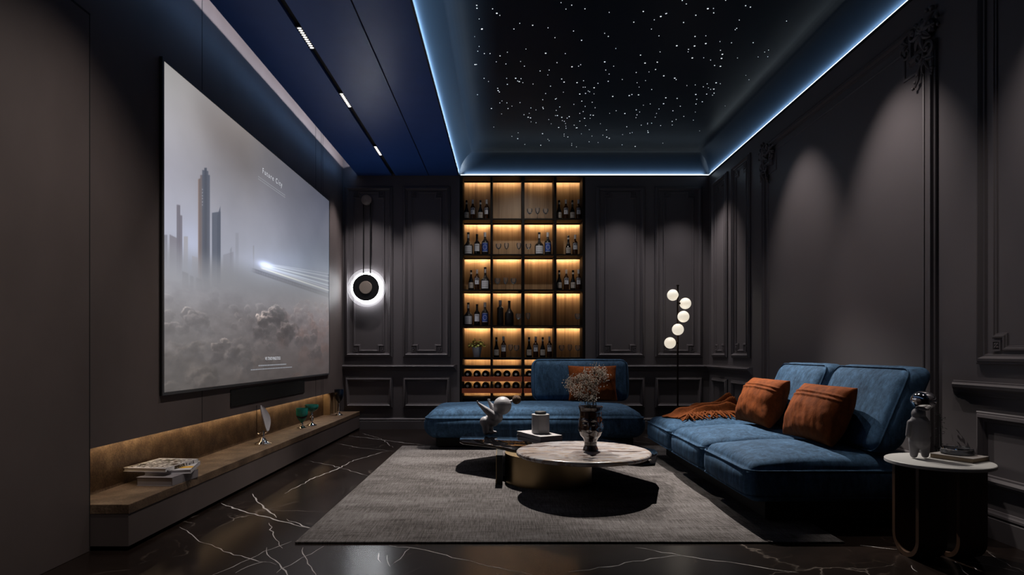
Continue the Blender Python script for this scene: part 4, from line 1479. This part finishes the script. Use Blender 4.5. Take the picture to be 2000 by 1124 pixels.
# potted plant on the fifth shelf
t = thing('potted_plant', 'small green plant in a white pot on the fifth shelf of the cabinet', 'plant', (px(s7(195), YB + .14), YB + .14, UND[5] + .0215))
MB().lathe([(0.046, 0), (0.050, 0.004), (0.068, 0.125), (0.072, 0.145), (0.067, 0.146), (0.060, 0.125), (0, 0.122)], 28, cap=False).build('pot', M['pot'], t, smooth=50)
lf, sm = MB(), MB()
for k in range(85):
    a = random.uniform(0, 2 * PI); rr = random.uniform(0.02, 0.125); zz = 0.155 + random.uniform(0.01, 0.13) * (1 - rr / 0.17)
    e = Vector((rr * math.cos(a), rr * math.sin(a) * 0.9, zz))
    sm.tube([(0.02 * math.cos(a), 0.02 * math.sin(a), 0.12), (e.x * .6, e.y * .6, 0.12 + (zz - .12) * .75), e], 0.0016, 5)
    xf = Matrix.Translation(e) @ Matrix.Rotation(a, 4, 'Z') @ Matrix.Rotation(random.uniform(-.2, .9), 4, 'Y')
    L_, W_ = random.uniform(.030, .050), random.uniform(.015, .022)
    vs = [(0, 0, 0), (L_ * .3, W_, .004), (L_ * .7, W_ * .9, .004), (L_, 0, -.004), (L_ * .7, -W_ * .9, .004), (L_ * .3, -W_, .004), (L_ * .5, 0, -.003)]
    lf.add(vs, [[0, 1, 6], [1, 2, 6], [2, 3, 6], [3, 4, 6], [4, 5, 6], [5, 0, 6]], xf)
tag(lf.build('leaves', M['leaf'], t, smooth=60), kind='stuff')
tag(sm.build('stems', M['leaf_stem'], t, smooth=60), kind='stuff')

# ------------------------------------------------------------------ rug
rg = MB().box(-1.215, 1.935, 3.52, 7.135, 0.0008, 0.012, bev=0.003).build('rug', M['rug'], smooth=0)
tag(rg, 'large grey-brown woven rug lying under the coffee table and sofas', 'rug')

# ------------------------------------------------------------------ soft furniture
def soft_box(hx, hy, hz, r, dome=0.0, bulge=0.0, n=22, zpow=1.0, pin=0.0):
    """rounded, slightly swollen upholstered block centred on the origin"""
    bm = bmesh.new()
    def warp(t): return math.copysign(1 - (1 - abs(t)) ** 1.6, t)
    grid = [warp(-1 + 2 * i / n) for i in range(n + 1)]
    cache = {}
    def vert(p):
        k = tuple(round(q, 5) for q in p)
        if k not in cache:
            q = Vector((p[0] * hx, p[1] * hy, p[2] * hz))
            inn = Vector((max(-hx + r, min(hx - r, q.x)), max(-hy + r, min(hy - r, q.y)), max(-hz + min(r, hz), min(hz - min(r, hz), q.z))))
            d = q - inn
            m = max(abs(d.x), abs(d.y), abs(d.z))
            if d.length > 1e-9: q = inn + d.normalized() * m
            fx, fy, fz = 1 - p[0] ** 2, 1 - p[1] ** 2, 1 - p[2] ** 2
            if p[2] > 0: q.z += dome * (max(0, fx) ** (.55 * zpow)) * (max(0, fy) ** (.55 * zpow)) * p[2]
            q.x += bulge * p[0] * fy * fz
            q.y += bulge * p[1] * fx * fz
            q += Vector((0, 0, 0.004)) * (mnoise.noise(q * 5) if p[2] > 0 else 0)
            cache[k] = bm.verts.new(q)
        return cache[k]
    for ax in range(3):
        for s in (-1, 1):
            for i in range(n):
                for j in range(n):
                    cs = []
                    for a, b_ in ((grid[i], grid[j]), (grid[i + 1], grid[j]), (grid[i + 1], grid[j + 1]), (grid[i], grid[j + 1])):
                        p = [0, 0, 0]; p[ax] = s; p[(ax + 1) % 3] = a; p[(ax + 2) % 3] = b_
                        cs.append(vert(p))
                    if len(set(cs)) == 4:
                        try: bm.faces.new(cs)
                        except ValueError: pass
    return bm


def rrect(hx, hy, r, z, n=8):
    pts = []
    for cx_, cy_, a0 in ((hx - r, hy - r, 0), (-hx + r, hy - r, PI / 2), (-hx + r, -hy + r, PI), (hx - r, -hy + r, 1.5 * PI)):
        for i in range(n + 1):
            a = a0 + PI / 2 * i / n
            pts.append((cx_ + r * math.cos(a), cy_ + r * math.sin(a), z))
    return pts


def welt(mb, hx, hy, r, z, rad=0.006, bulge=0.0):
    pts = rrect(hx, hy, r, z)
    out = []
    for x, y, zz in pts:
        fx, fy = 1 - (x / hx) ** 2, 1 - (y / hy) ** 2
        out.append((x + bulge * (x / hx) * fy, y + bulge * (y / hy) * fx, zz))
    mb.tube(out, rad, 6, closed=True)


def back_cushion(w_, t_, h_, lean, parent, loc, rz):
    """leaning back block; front faces local -y before rotation"""
    bm = soft_box(w_ / 2, t_ / 2, h_ / 2, 0.085, 0, 0.022, 22)
    xf = Matrix.Translation((0, 0, h_ / 2))
    sh = Matrix.Identity(4); sh[1][2] = lean        # shear towards the back with height
    mb = MB().bm(bm, sh @ xf)
    o = mb.build('back_cushion', M['blue_velvet'], parent, smooth=0, loc=loc, rot=(0, 0, rz))
    o.data.polygons.foreach_set('use_smooth', [True] * len(o.data.polygons))
    wt = MB()
    pts = [(x, y, z) for (x, z, y) in rrect(w_ / 2 - .012, h_ / 2 - .012, .07, -t_ / 2 + .028)]
    wt.tube([sh @ xf @ Vector(p) for p in pts], 0.005, 6, closed=True)
    wt.build('piping', M['blue_velvet'], o, smooth=60)
    return o


sofa = thing('sofa', 'long low blue velvet sofa of three wide seats along the right wall', 'sofa', (2.09, 5.18, 0))
SX0, SX1 = 1.48, 2.72
for i, (y0, y1) in enumerate(((3.775, 4.695), (4.705, 5.615), (5.625, 6.565))):
    hx, hy = (SX1 - SX0) / 2, (y1 - y0) / 2
    cx_, cy_ = (SX0 + SX1) / 2 - 2.09, (y0 + y1) / 2 - 5.18
    bm = soft_box(hx - .006, hy - .006, 0.118, 0.085, 0.085, 0.014, 28)
    mb = MB().bm(bm, Matrix.Translation((cx_, cy_, 0.278)))
    o = mb.build('seat', M['blue_velvet'], sofa, smooth=0)
    o.data.polygons.foreach_set('use_smooth', [True] * len(o.data.polygons))
    pp = MB()
    for z, rr in ((0.362, 0.0065), (0.200, 0.006)):
        pts = rrect(hx - .010, hy - .009, .08, z)
        pp.tube([(x + cx_, y + cy_, z_) for x, y, z_ in pts], rr, 6, closed=True)
    pp.build('piping', M['blue_velvet'], o, smooth=60)
MB().box(1.66 - 2.09, 2.62 - 2.09, 3.95 - 5.18, 6.40 - 5.18, 0.03, 0.165).build('base', M['groove'], sofa, smooth=0)
for x in (1.72, 2.56):
    for y in (4.02, 6.33):
        MB().lathe([(0.025, 0), (0.028, 0.012), (0.028, 0.032)], 12, (x - 2.09, y - 5.18, 0.0125 if x < 1.93 else 0)).build('leg', M['black'], sofa, smooth=40)
for y0, y1 in ((3.80, 4.695), (4.785, 5.62)):
    back_cushion(y1 - y0, 0.20, 0.545, 0.42, sofa, (2.36 - 2.09, (y0 + y1) / 2 - 5.18, 0.462), -PI / 2)

ch = thing('chaise', 'wide blue velvet daybed sofa standing in front of the wine cabinet', 'sofa', (0.315, 7.5, 0))
hx, hy = 1.255, 0.64
bm = soft_box(hx, hy, 0.150, 0.145, 0.065, 0.014, 30, 0.85)
o = MB().bm(bm, Matrix.Translation((0, 0, 0.27))).build('seat', M['blue_velvet'], ch, smooth=0)
o.data.polygons.foreach_set('use_smooth', [True] * len(o.data.polygons))
pp = MB()
pts = rrect(hx - .012, hy - .012, .14, 0.352)
pp.tube(pts, 0.006, 6, closed=True)
pp.build('piping', M['blue_velvet'], o, smooth=60)
MB().box(-1.12, 1.12, -0.52, 0.55, 0.03, 0.12).build('base', M['groove'], ch, smooth=0)
for x in (-1.05, 1.05):
    for y in (-0.45, 0.48):
        MB().lathe([(0.025, 0), (0.028, 0.012), (0.028, 0.032)], 12, (x, y, 0.0125 if y < 0 else 0)).build('leg', M['black'], ch, smooth=40)
back_cushion(1.235, 0.22, 0.545, 0.16, ch, (0.955 - 0.315, 8.0 - 7.5, 0.462), 0)


SOFA_TREE = world_bvh(sofa)


def surf(x, y):
    h_ = SOFA_TREE.ray_cast(Vector((x, y, 1.5)), Vector((0, 0, -1)))
    return h_[0].z if h_[0] else 0.4


def pillow(name, label, w_, h_, t_, mat, loc, rz, tilt, group, band=None, seed=0):
    """stuffed cushion standing on its lower edge; front faces local -y"""
    n = 60
    vs, fs = [], []
    for s in (-1, 1):
        for i in range(n + 1):
            for j in range(n + 1):
                a, b_ = -1 + 2 * i / n, -1 + 2 * j / n
                ed = max(0, (1 - a * a)) ** .45 * max(0, (1 - b_ * b_)) ** .45
                pin = 1 - 0.05 * (1 - abs(a) ** 2) * abs(b_) ** 4 * 1.0
                pin2 = 1 - 0.06 * (1 - abs(b_) ** 2) * abs(a) ** 4
                wr = 0.014 * mnoise.noise(Vector((a * 2.2 + seed, b_ * 2.2, s * 3))) + 0.007 * mnoise.noise(Vector((a * 7 + seed + b_ * 2, b_ * 1.6, s))) + 0.002 * mnoise.noise(Vector((a * 15 + seed, b_ * 5, s)))
                dep = s * (t_ / 2 * ed + wr * ed)
                if band is not None and s < 0:
                    dep -= 0.011 * (math.exp(-((b_ - band) / 0.030) ** 2) + math.exp(-((b_ - band - .14) / 0.030) ** 2)) * ed ** .3
                vs.append((a * w_ / 2 * pin2, dep, b_ * h_ / 2 * pin))
    m_ = (n + 1) ** 2
    for s in (0, 1):
        for i in range(n):
            for j in range(n):
                k = s * m_ + i * (n + 1) + j
                fs.append([k, k + 1, k + n + 2, k + n + 1])
    t = thing(name, label, 'cushion', loc, rz, group)
    mb = MB().add(vs, fs, Matrix.Rotation(-tilt, 4, 'X') @ Matrix.Translation((0, 0, h_ / 2)))
    o = mb.build('cover', mat, t, smooth=0)
    bm = bmesh.new(); bm.from_mesh(o.data); bmesh.ops.remove_doubles(bm, verts=bm.verts, dist=1e-4); bmesh.ops.recalc_face_normals(bm, faces=bm.faces[:]); bm.to_mesh(o.data); bm.free()
    o.data.polygons.foreach_set('use_smooth', [True] * len(o.data.polygons))
    return t


GRP = 'rust velvet cushions on the sofas'
c1 = pillow('cushion', 'rust velvet lumbar cushion on the nearest seat of the right sofa', 0.66, 0.42, 0.27, M['rust_velvet'], (2.26, 4.31, 0.452), -PI / 2 + .03, math.radians(24), GRP, 0.42, 1)
c2 = pillow('cushion', 'rust velvet lumbar cushion on the middle seat of the right sofa', 0.66, 0.42, 0.27, M['rust_velvet'], (2.26, 5.25, 0.452), -PI / 2 + .03, math.radians(24), GRP, 0.42, 5)
c3 = pillow('cushion', 'plain square rust velvet cushion leaning on the back of the rear daybed', 0.62, 0.455, 0.17, M['rust_velvet'], (1.09, 7.78, 0.445), 0.0, math.radians(11), GRP, None, 9)
for c_, so, d_ in ((c1, sofa, (-0.005, 0, 0)), (c2, sofa, (-0.005, 0, 0)), (c3, ch, (0, -0.005, 0))):
    seats = [q for q in so.children if q.name.startswith('seat')]
    backs = [q for q in so.children if q.name.startswith('back')]
    for _ in range(2):
        settle(c_, seats, (0, 0, 0.003))
        settle(c_, backs, d_)

# throw on the far seat
TX, TY = 1.98, 6.10
th = thing('throw_blanket', 'crumpled rust throw with a fringe lying on the far seat', 'blanket', (TX, TY, 0.0))
n1, n2 = 90, 60
vs, fs = [], []
for lay in (0, 1):
    for i in range(n1 + 1):
        for j in range(n2 + 1):
            a, b_ = i / n1, j / n2
            cen = -0.02 + 0.16 * a + 0.03 * math.sin(a * 5)
            wid = 0.44 - 0.16 * a + 0.05 * math.sin(a * 8 + 1)
            x = -0.36 + 0.74 * a + 0.05 * math.sin(b_ * 5 + 1) * (1 - a)
            y = cen + (b_ - 0.5) * wid
            ph = b_ * 3.2 + 0.9 * a + 0.25 * math.sin(a * 6 + b_ * 4)
            fold = (0.5 + 0.5 * math.cos(2 * PI * ph)) ** 1.6
            amp = 0.024 + 0.095 * a + 0.095 * math.exp(-((a - .86) / .10) ** 2) * math.exp(-((b_ - .55) / .25) ** 2)
            z = 0.012 + amp * fold + 0.05 * a * (1 - a) + 0.022 * mnoise.noise(Vector((a * 6, b_ * 7, 2)))
            edge = min(1, 5 * b_ + .1, 5 * (1 - b_) + .1) * min(1, 5 * a + .25, 7 * (1 - a) + .2)
            z = 0.008 + max(0.004, z) * edge
            if lay: z = max(0.003, z - 0.012)
            vs.append((x, y, surf(TX + x, TY + y) + z))
m_ = (n1 + 1) * (n2 + 1)
for lay in (0, 1):
    for i in range(n1):
        for j in range(n2):
            k = lay * m_ + i * (n2 + 1) + j
            fs.append([k, k + 1, k + n2 + 2, k + n2 + 1])
o = MB().add(vs, fs).build('cloth', M['throw'], th, smooth=0)
o.data.polygons.foreach_set('use_smooth', [True] * len(o.data.polygons))
fg = MB()
for k in range(38):
    q = k / 37
    x0 = -0.25 + 0.46 * q + random.uniform(-.01, .01); y0 = -0.20 + .07 * q + random.uniform(-.01, .05)
    a = -PI / 2 + random.uniform(-.75, .75) + (q - .5) * 1.1
    l = random.uniform(.10, .17)
    pts = []
    bend = random.uniform(-.5, .5)
    for i in range(6):
        u_ = i / 5
        x_, y_ = x0 + l * u_ * math.cos(a + bend * u_), y0 + l * u_ * math.sin(a + bend * u_)
        pts.append((x_, y_, surf(TX + x_, TY + y_) + 0.0125 + 0.035 * (1 - u_) ** 1.5 + 0.014 * math.sin(PI * u_)))
    fg.tube(pts, [0.007, 0.0085, 0.009, 0.0085, 0.008, 0.005], 6)
fg.build('fringe', M['throw'], th, smooth=60)
settle(th, sofa, (0, 0, 0.003), 12)

# ------------------------------------------------------------------ coffee tables
ct = thing('coffee_table', 'low coffee table with round marble top above a black glass top and brass drum', 'table', (0.35, 5.2, 0.012))
def rel(p): return (p[0] - 0.35, p[1] - 5.2)
ZK = 0.275
poly = [rel(p) for p in ((-.452, 5.95), (-.440, 5.72), (-.40, 5.62), (-.277, 5.53), (-.08, 5.37), (.043, 5.19), (.85, 4.60), (1.00, 4.52), (1.10, 4.56), (1.24, 5.05), (1.25, 5.20), (.78, 6.10), (.66, 6.24), (.02, 6.52), (-.10, 6.50), (-.40, 6.24))]
MB().prism(poly, ZK - 0.012 - 0.022, ZK - 0.012, 0.003).build('black_top', M['black_gloss'], ct, smooth=30)
MB().lathe([(0.366, 0), (0.366, ZK - 0.0345)], 72).build('brass_drum', M['brass'], ct, smooth=40)
lgm = MB().box(-0.435, -0.385, -0.16, 0.18, 0, ZK - 0.0345).build('slab_leg', M['black'], ct, smooth=0)
MB().box(-0.4395, -0.435, -0.16, 0.18, 0, ZK - 0.0345).build('brass_edge', M['brass'], lgm, smooth=0)
MB().lathe([(0.05, ZK - 0.012), (0.05, 0.288)], 24, (0.20, -0.36, 0)).build('stem', M['black'], ct, smooth=40)
R_ = 0.520
edge = [(0.0, 0.287), (R_ - .03, 0.287)] + [(R_ - .018 + .018 * math.cos(a), 0.305 + .018 * math.sin(a)) for a in [-PI / 2 + PI * i / 8 for i in range(9)]] + [(0.0, 0.323)]
MB().lathe(edge, 96, (0.592 - .35, 4.771 - 5.2, 0), cap=False).build('marble_top', M['marble'], ct, smooth=40)
ZM = 0.323 + 0.012 + 0.0005

# reaching figure sculpture
t = thing('figure_sculpture', 'white reaching figure sculpture with a brown pompom on the black table top', 'sculpture', (-0.19, 6.11, ZK))
items = [('ball', (0.142, 0, 0.278), 0.088), ('cap', (-0.020, 0, 0.118), (0.085, 0, 0.165), 0.052, 0.062), ('ball', (-0.026, -0.005, 0.122), 0.052),
         ('ball', (0.055, 0, 0.13), 0.055), ('cap', (0.085, 0, 0.19), (0.125, 0, 0.24), 0.045, 0.04),
         ('cap', (0.060, -0.045, 0.178), (-0.020, -0.060, 0.245), 0.042, 0.030), ('cap', (-0.020, -0.060, 0.245), (-0.088, -0.062, 0.303), 0.029, 0.012), ('cap', (-0.086, -0.062, 0.302), (-0.098, -0.062, 0.322), 0.010, 0.006),
         ('cap', (0.070, 0.040, 0.20), (0.035, 0.062, 0.27), 0.036, 0.024), ('cap', (0.035, 0.062, 0.27), (0.008, 0.066, 0.312), 0.022, 0.013),
         ('cap', (-0.022, -0.012, 0.10), (-0.016, -0.014, 0.025), 0.040, 0.030), ('cap', (-0.012, -0.014, 0.018), (0.045, -0.016, 0.016), 0.018, 0.015),
         ('cap', (0.010, 0.030, 0.10), (0.030, 0.034, 0.025), 0.038, 0.026), ('cap', (0.030, 0.034, 0.018), (0.075, 0.034, 0.016), 0.017, 0.013)]
for dx, dz in ((-.012, .020), (0.0, .024), (.012, .020)):
    items.append(('cap', (0.008, 0.066, 0.312), (0.008 + dx, 0.066, 0.312 + dz), 0.007, 0.005))
for dx, dz in ((-.004, .020), (-.014, .012)):
    items.append(('cap', (-0.092, -0.062, 0.310), (-0.092 + dx, -0.068, 0.310 + dz), 0.006, 0.005))
blob('body', M['sculpt'], items, t, 0.0045, 4)
t.scale = (1.03, 1.03, 1.03)
low = min(v.co.z for v in t.children[0].data.vertices)
t.location.z += 0.001 - low * 1.03
MB().lathe([(0.016, 0), (0.010, 0.02), (0.008, 0.03)], 14, xf=Matrix.Translation((0.216, 0, 0.315)) @ Matrix.Rotation(math.radians(66), 4, 'Y')).build('hair_tie', M['sculpt'], t, smooth=40)
pm = MB()
bm = bmesh.new(); bmesh.ops.create_icosphere(bm, subdivisions=4, radius=1)
for v in bm.verts:
    k = 1 + 0.06 * mnoise.noise(v.co * 14)
    x, y, z = v.co * k
    v.co = Vector((x * (1.0 - 0.12 * max(0, -x)), y, z))
pm.bm(bm, Matrix.Translation((0.276, 0, 0.334)) @ Matrix.Diagonal((0.045, 0.043, 0.043, 1)))
pm.build('pompom', M['pom'], t, smooth=80)

# white books with an octagonal jar
def flat_book(name, label, loc, rz, wd, dp, th, cm, pm_):
    return hardback(name, label, loc, rz, wd, dp, th, cm, pm_)
bz = ZK
flat_book('book', 'white hardback book under the octagonal jar on the black table top', (0.31, 5.94, bz + 0.0005), math.radians(27), 0.24, 0.47, 0.040, M['white_stone'], M['white_stone'])
t = thing('octagonal_jar', 'pale octagonal jar with a black lid standing on the white book', 'jar', (0.325, 5.94, bz + 0.0415), math.radians(8))
def octa(r): return [(r * math.cos(PI / 8 + k * PI / 4), r * math.sin(PI / 8 + k * PI / 4)) for k in range(8)]
MB().prism(octa(0.088), 0, 0.183, 0.004).build('jar_body', M['white_stone'], t, smooth=0)
MB().lathe([(0.052, 0.183), (0.055, 0.186), (0.055, 0.205), (0.050, 0.210), (0.0, 0.210)], 28, cap=False).build('lid', M['dark_lid'], t, smooth=40)

# face vase with dried flowers
t = thing('face_vase', 'dark brown glazed vase shaped as faces on the marble table top', 'vase', (0.651, 4.78, ZM))
t.scale = (1.05, 1.05, 1.05)
prof = [(0.0, 0.001), (0.058, 0.001), (0.056, 0.010), (0.046, 0.035), (0.046, 0.068), (0.056, 0.090), (0.074, 0.110), (0.086, 0.140), (0.088, 0.175), (0.086, 0.215), (0.081, 0.250), (0.081, 0.290), (0.083, 0.300), (0.090, 0.322), (0.088, 0.327), (0.084, 0.324), (0.076, 0.300), (0.070, 0.25), (0.0, 0.24)]
seg = 150
zz = []
for i in range(len(prof) - 1):
    for k in range(6):
        q = k / 6
        zz.append((prof[i][0] + (prof[i + 1][0] - prof[i][0]) * q, prof[i][1] + (prof[i + 1][1] - prof[i][1]) * q, i < 13))
zz.append((*prof[-1], False))
vs, fs = [], []
def g2(a, b_, sa, sb): return math.exp(-(a / sa) ** 2 - (b_ / sb) ** 2)
for r, z, out_ in zz:
    for k in range(seg):
        th_ = 2 * PI * k / seg
        d = 0
        if out_ and 0.09 < z < 0.29:
            a = ((th_ + PI / 2 + 0.25 + PI / 3) % (2 * PI / 3)) - PI / 3    # three faces round the vase
            s_ = a * 0.086
            d += 0.016 * g2(s_, z - 0.178, 0.010, 0.030) + 0.006 * g2(s_, z - 0.158, 0.016, 0.010)       # nose
            for e in (-1, 1):
                d += 0.007 * g2(s_ - e * 0.032, z - 0.200, 0.017, 0.007)                                     # eye
                d -= 0.005 * g2(s_ - e * 0.032, z - 0.214, 0.022, 0.005)
                d += 0.008 * g2(s_ - e * 0.034, z - 0.232 + 6 * (s_ - e * .034) ** 2 * 2, 0.026, 0.006)      # brow
                d += 0.006 * g2(s_ - e * 0.045, z - 0.160, 0.016, 0.022)                                     # cheek
            d += 0.008 * g2(s_, z - 0.133, 0.018, 0.005) + 0.007 * g2(s_, z - 0.121, 0.015, 0.005) - 0.003 * g2(s_, z - 0.127, 0.02, 0.002)
            d += 0.006 * g2(s_, z - 0.102, 0.016, 0.010)
        rr = max(1e-4, r + d)
        vs.append((rr * math.cos(th_), rr * math.sin(th_), z))
for i in range(len(zz) - 1):
    for k in range(seg):
        k2 = (k + 1) % seg
        fs.append([i * seg + k, i * seg + k2, (i + 1) * seg + k2, (i + 1) * seg + k])
MB().add(vs, fs).build('vase_body', M['vase'], t, smooth=60)
t = thing('dried_flowers', 'bunch of cream dried gypsophila standing in the dark face vase', 'flowers', (0.651, 4.78, ZM + 0.275))
t.scale = (1.05, 1.05, 1.05)
stm, bls = MB(), MB()
heads = [(-0.165, 0, 0.255), (-0.13, .03, 0.215), (-0.10, -.03, 0.30), (-0.06, .02, 0.24), (-0.03, -.02, 0.33), (0.0, .03, 0.30), (0.03, 0, 0.37), (0.06, .02, 0.34), (0.08, -.02, 0.36), (-0.09, .0, 0.17), (-0.04, -.04, 0.16), (0.03, -.03, 0.20), (0.0, 0, 0.24), (0.05, .02, 0.28), (-0.14, -.02, 0.28), (-0.06, -.03, 0.30), (0.10, .01, 0.31), (0.02, .02, 0.14)]
for hx_, hy_, hz_ in heads:
    e = Vector((hx_, hy_, hz_ * 0.93)); b0 = Vector((random.uniform(-.04, .05), random.uniform(-.03, .03), 0.0))
    mid = b0.lerp(e, .5) + Vector((-hx_ * .2, 0, .02))
    stm.tube([b0, b0.lerp(mid, .6), mid, mid.lerp(e, .6), e], [0.002, 0.0018, 0.0015, 0.0012, 0.0008], 5)
    for k in range(74):
        p = e + Vector((random.gauss(0, .019), random.gauss(0, .019), random.gauss(-.008, .022)))
        bls.ico(p, random.uniform(.0026, .0052), 1)
        if k % 3 == 0: stm.tube([e + Vector((0, 0, -.05)), p], 0.0006, 3)
tag(bls.build('blossoms', M['blossom'], t, smooth=60), kind='stuff')
tag(stm.build('stems', M['twig'], t, smooth=60), kind='stuff')

# ------------------------------------------------------------------ floor lamp
t = thing('floor_lamp', 'slim bronze floor lamp with five glowing white globes by the back wall', 'lamp', (2.28, 8.2, 0))
MB().lathe([(0.13, 0), (0.13, 0.012), (0.12, 0.016), (0.012, 0.018)], 36).build('base', M['bronze'], t, smooth=40)
MB().lathe([(0.012, 0.018), (0.012, 1.975), (0.018, 1.978), (0.018, 1.995), (0.012, 1.998)], 14).build('pole', M['bronze'], t, smooth=40)
for gx, gy, dy in ((1314.2, 576.8, .03), (1338.5, 593.2, .02), (1334.8, 618.9, -.09), (1324, 644, -.10), (1308.7, 670.3, -.02)):
    lx = (gx - CX) * (8.2 + dy) / F - 2.28; lz = H - (gy - CY) * (8.2 + dy) / F
    d = Vector((lx, dy, 0))
    c = Vector((lx, dy, lz))
    g = MB().sphere(c, 0.076, 32, 20).build('globe_shade', M['globe'], t, smooth=80)
    u = d.normalized()
    MB().tube([Vector((0, 0, lz)) + u * 0.010, Vector((0, 0, lz)) + u * (d.length - 0.074)] if d.length > .09 else [Vector((0, 0, lz)), Vector((0, 0, lz)) + u * .02], 0.014, 12).build('holder', M['bronze'], g, smooth=40)

# ------------------------------------------------------------------ side table and its things
ZS = 0.516
t = thing('side_table', 'small round white side table on dark walnut U-shaped legs', 'table', (2.325, 3.31, 0))
MB().lathe([(0.0, ZS - .020), (0.247, ZS - .020), (0.251, ZS - .017), (0.251, ZS - .003), (0.248, ZS), (0.0, ZS)], 72, cap=False).build('table_top', pmat('white_table_lacquer', (0.50, 0.49, 0.47), 0.45), t, smooth=40)
def u_band(x0, x1):
    hw, tk, zt_ = 0.110, 0.024, ZS - 0.0205
    out_, inn = [], []
    n = 20
    out_.append((-hw, zt_)); inn.append((-hw + tk, zt_))
    for i in range(n + 1):
        a = PI + PI * i / n
        out_.append((hw * math.cos(a), hw + hw * math.sin(a)))
        inn.append(((hw - tk) * math.cos(a), hw + (hw - tk) * math.sin(a)))
    out_.append((hw, zt_)); inn.append((hw - tk, zt_))
    vs, fs = [], []
    for x in (x0, x1):
        for (y, z) in out_: vs.append((x, y, z))
        for (y, z) in inn: vs.append((x, y, z))
    m_ = len(out_)
    for i in range(m_ - 1):
        for base, flip in ((0, 0), (2 * m_, 1)):
            fs.append([base + i, base + i + 1, base + m_ + i + 1, base + m_ + i])
        fs.append([i, i + 1, 2 * m_ + i + 1, 2 * m_ + i])
        fs.append([m_ + i, m_ + i + 1, 3 * m_ + i + 1, 3 * m_ + i])
    for e in (0, m_ - 1): fs.append([e, m_ + e, 3 * m_ + e, 2 * m_ + e])
    return MB().add(vs, fs)
for a, b_ in ((2.145, 2.295), (2.36, 2.505)):
    u_band(a - 2.325, b_ - 2.325).build('leg', M['walnut'], t, smooth=30)

t = thing('balloon_head_figurine', 'grey standing figurine with a glossy chrome balloon head on the side table', 'figurine', (2.262, 3.37, ZS))
items = [('cap', (0, 0, 0.10), (0, 0, 0.19), 0.052, 0.047), ('ball', (0, 0, 0.205), 0.045, (1.05, .85, .8)), ('ball', (-0.004, 0, 0.243), 0.036, (1.0, .9, 1.0)),
         ('cap', (-0.026, 0, 0.09), (-0.030, 0, 0.022), 0.030, 0.020), ('cap', (0.027, 0, 0.09), (0.032, 0, 0.022), 0.030, 0.020),
         ('cap', (-0.045, 0.004, 0.195), (-0.060, 0.004, 0.125), 0.018, 0.013), ('cap', (0.045, 0.004, 0.195), (0.054, 0.004, 0.125), 0.018, 0.013)]
blob('body', M['grey_ceramic'], items, t, 0.004, 5)
MB().sphere((0.022, 0, 0.318), 0.060, 40, 24, (1.02, 1.0, 0.87)).build('balloon_head', M['chrome'], t, smooth=80)
MB().lathe([(0.020, 0), (0.034, 0.004), (0.034, 0.010), (0.026, 0.013)], 24, (0.014, 0, 0.262)).build('collar', M['white_stone'], t, smooth=40)
hardback('book', 'thin tan-edged book lying on the white side table beside the figurine', (2.452, 3.335, ZS), math.radians(28), 0.165, 0.215, 0.026, M['book_top'], M['book_tan'])
t = thing('ashtray', 'round thick glass ashtray on the tan-edged book', 'ashtray', (2.462, 3.36, ZS + 0.0262))
MB().lathe([(0.0, 0.0), (0.070, 0.0), (0.078, 0.006), (0.074, 0.030), (0.070, 0.034), (0.062, 0.032), (0.056, 0.014), (0.0, 0.012)], 40, cap=False).build('dish', M['glass_thick'], t, smooth=40)
MB().lathe([(0.0735, 0.027), (0.0755, 0.030), (0.0735, 0.035), (0.066, 0.036), (0.062, 0.033), (0.066, 0.031)], 40, cap=False).build('rim', M['chrome'], t, smooth=40)

# dark plant in the corner behind the sofa
t = thing('dark_plant', 'dim dark leafy plant standing between the sofa and the right wall', 'plant', (2.81, 3.98, 0))
MB().lathe([(0.036, 0), (0.044, 0.02), (0.048, 0.25), (0.042, 0.30), (0.038, 0.30), (0.040, 0.26), (0, 0.25)], 24, cap=False).build('pot', M['black'], t, smooth=50)
lf = MB()
for k in range(60):
    a = random.uniform(0, 2 * PI); z = random.uniform(.32, .70); rr = random.uniform(.006, .028)
    xf = Matrix.Translation((rr * math.cos(a), rr * math.sin(a), z)) @ Matrix.Rotation(a, 4, 'Z') @ Matrix.Rotation(random.uniform(-.6, .8), 4, 'Y')
    lf.add([(0, 0, 0), (.010, .007, .002), (.022, 0, -.002), (.010, -.007, .002)], [[0, 1, 2, 3]], xf)
lf.tube([(0, 0, .25), (.005, 0, .45), (-.004, .004, .70)], 0.003, 6)
tag(lf.build('leaves', M['leaf_dark'], t, smooth=60), kind='stuff')
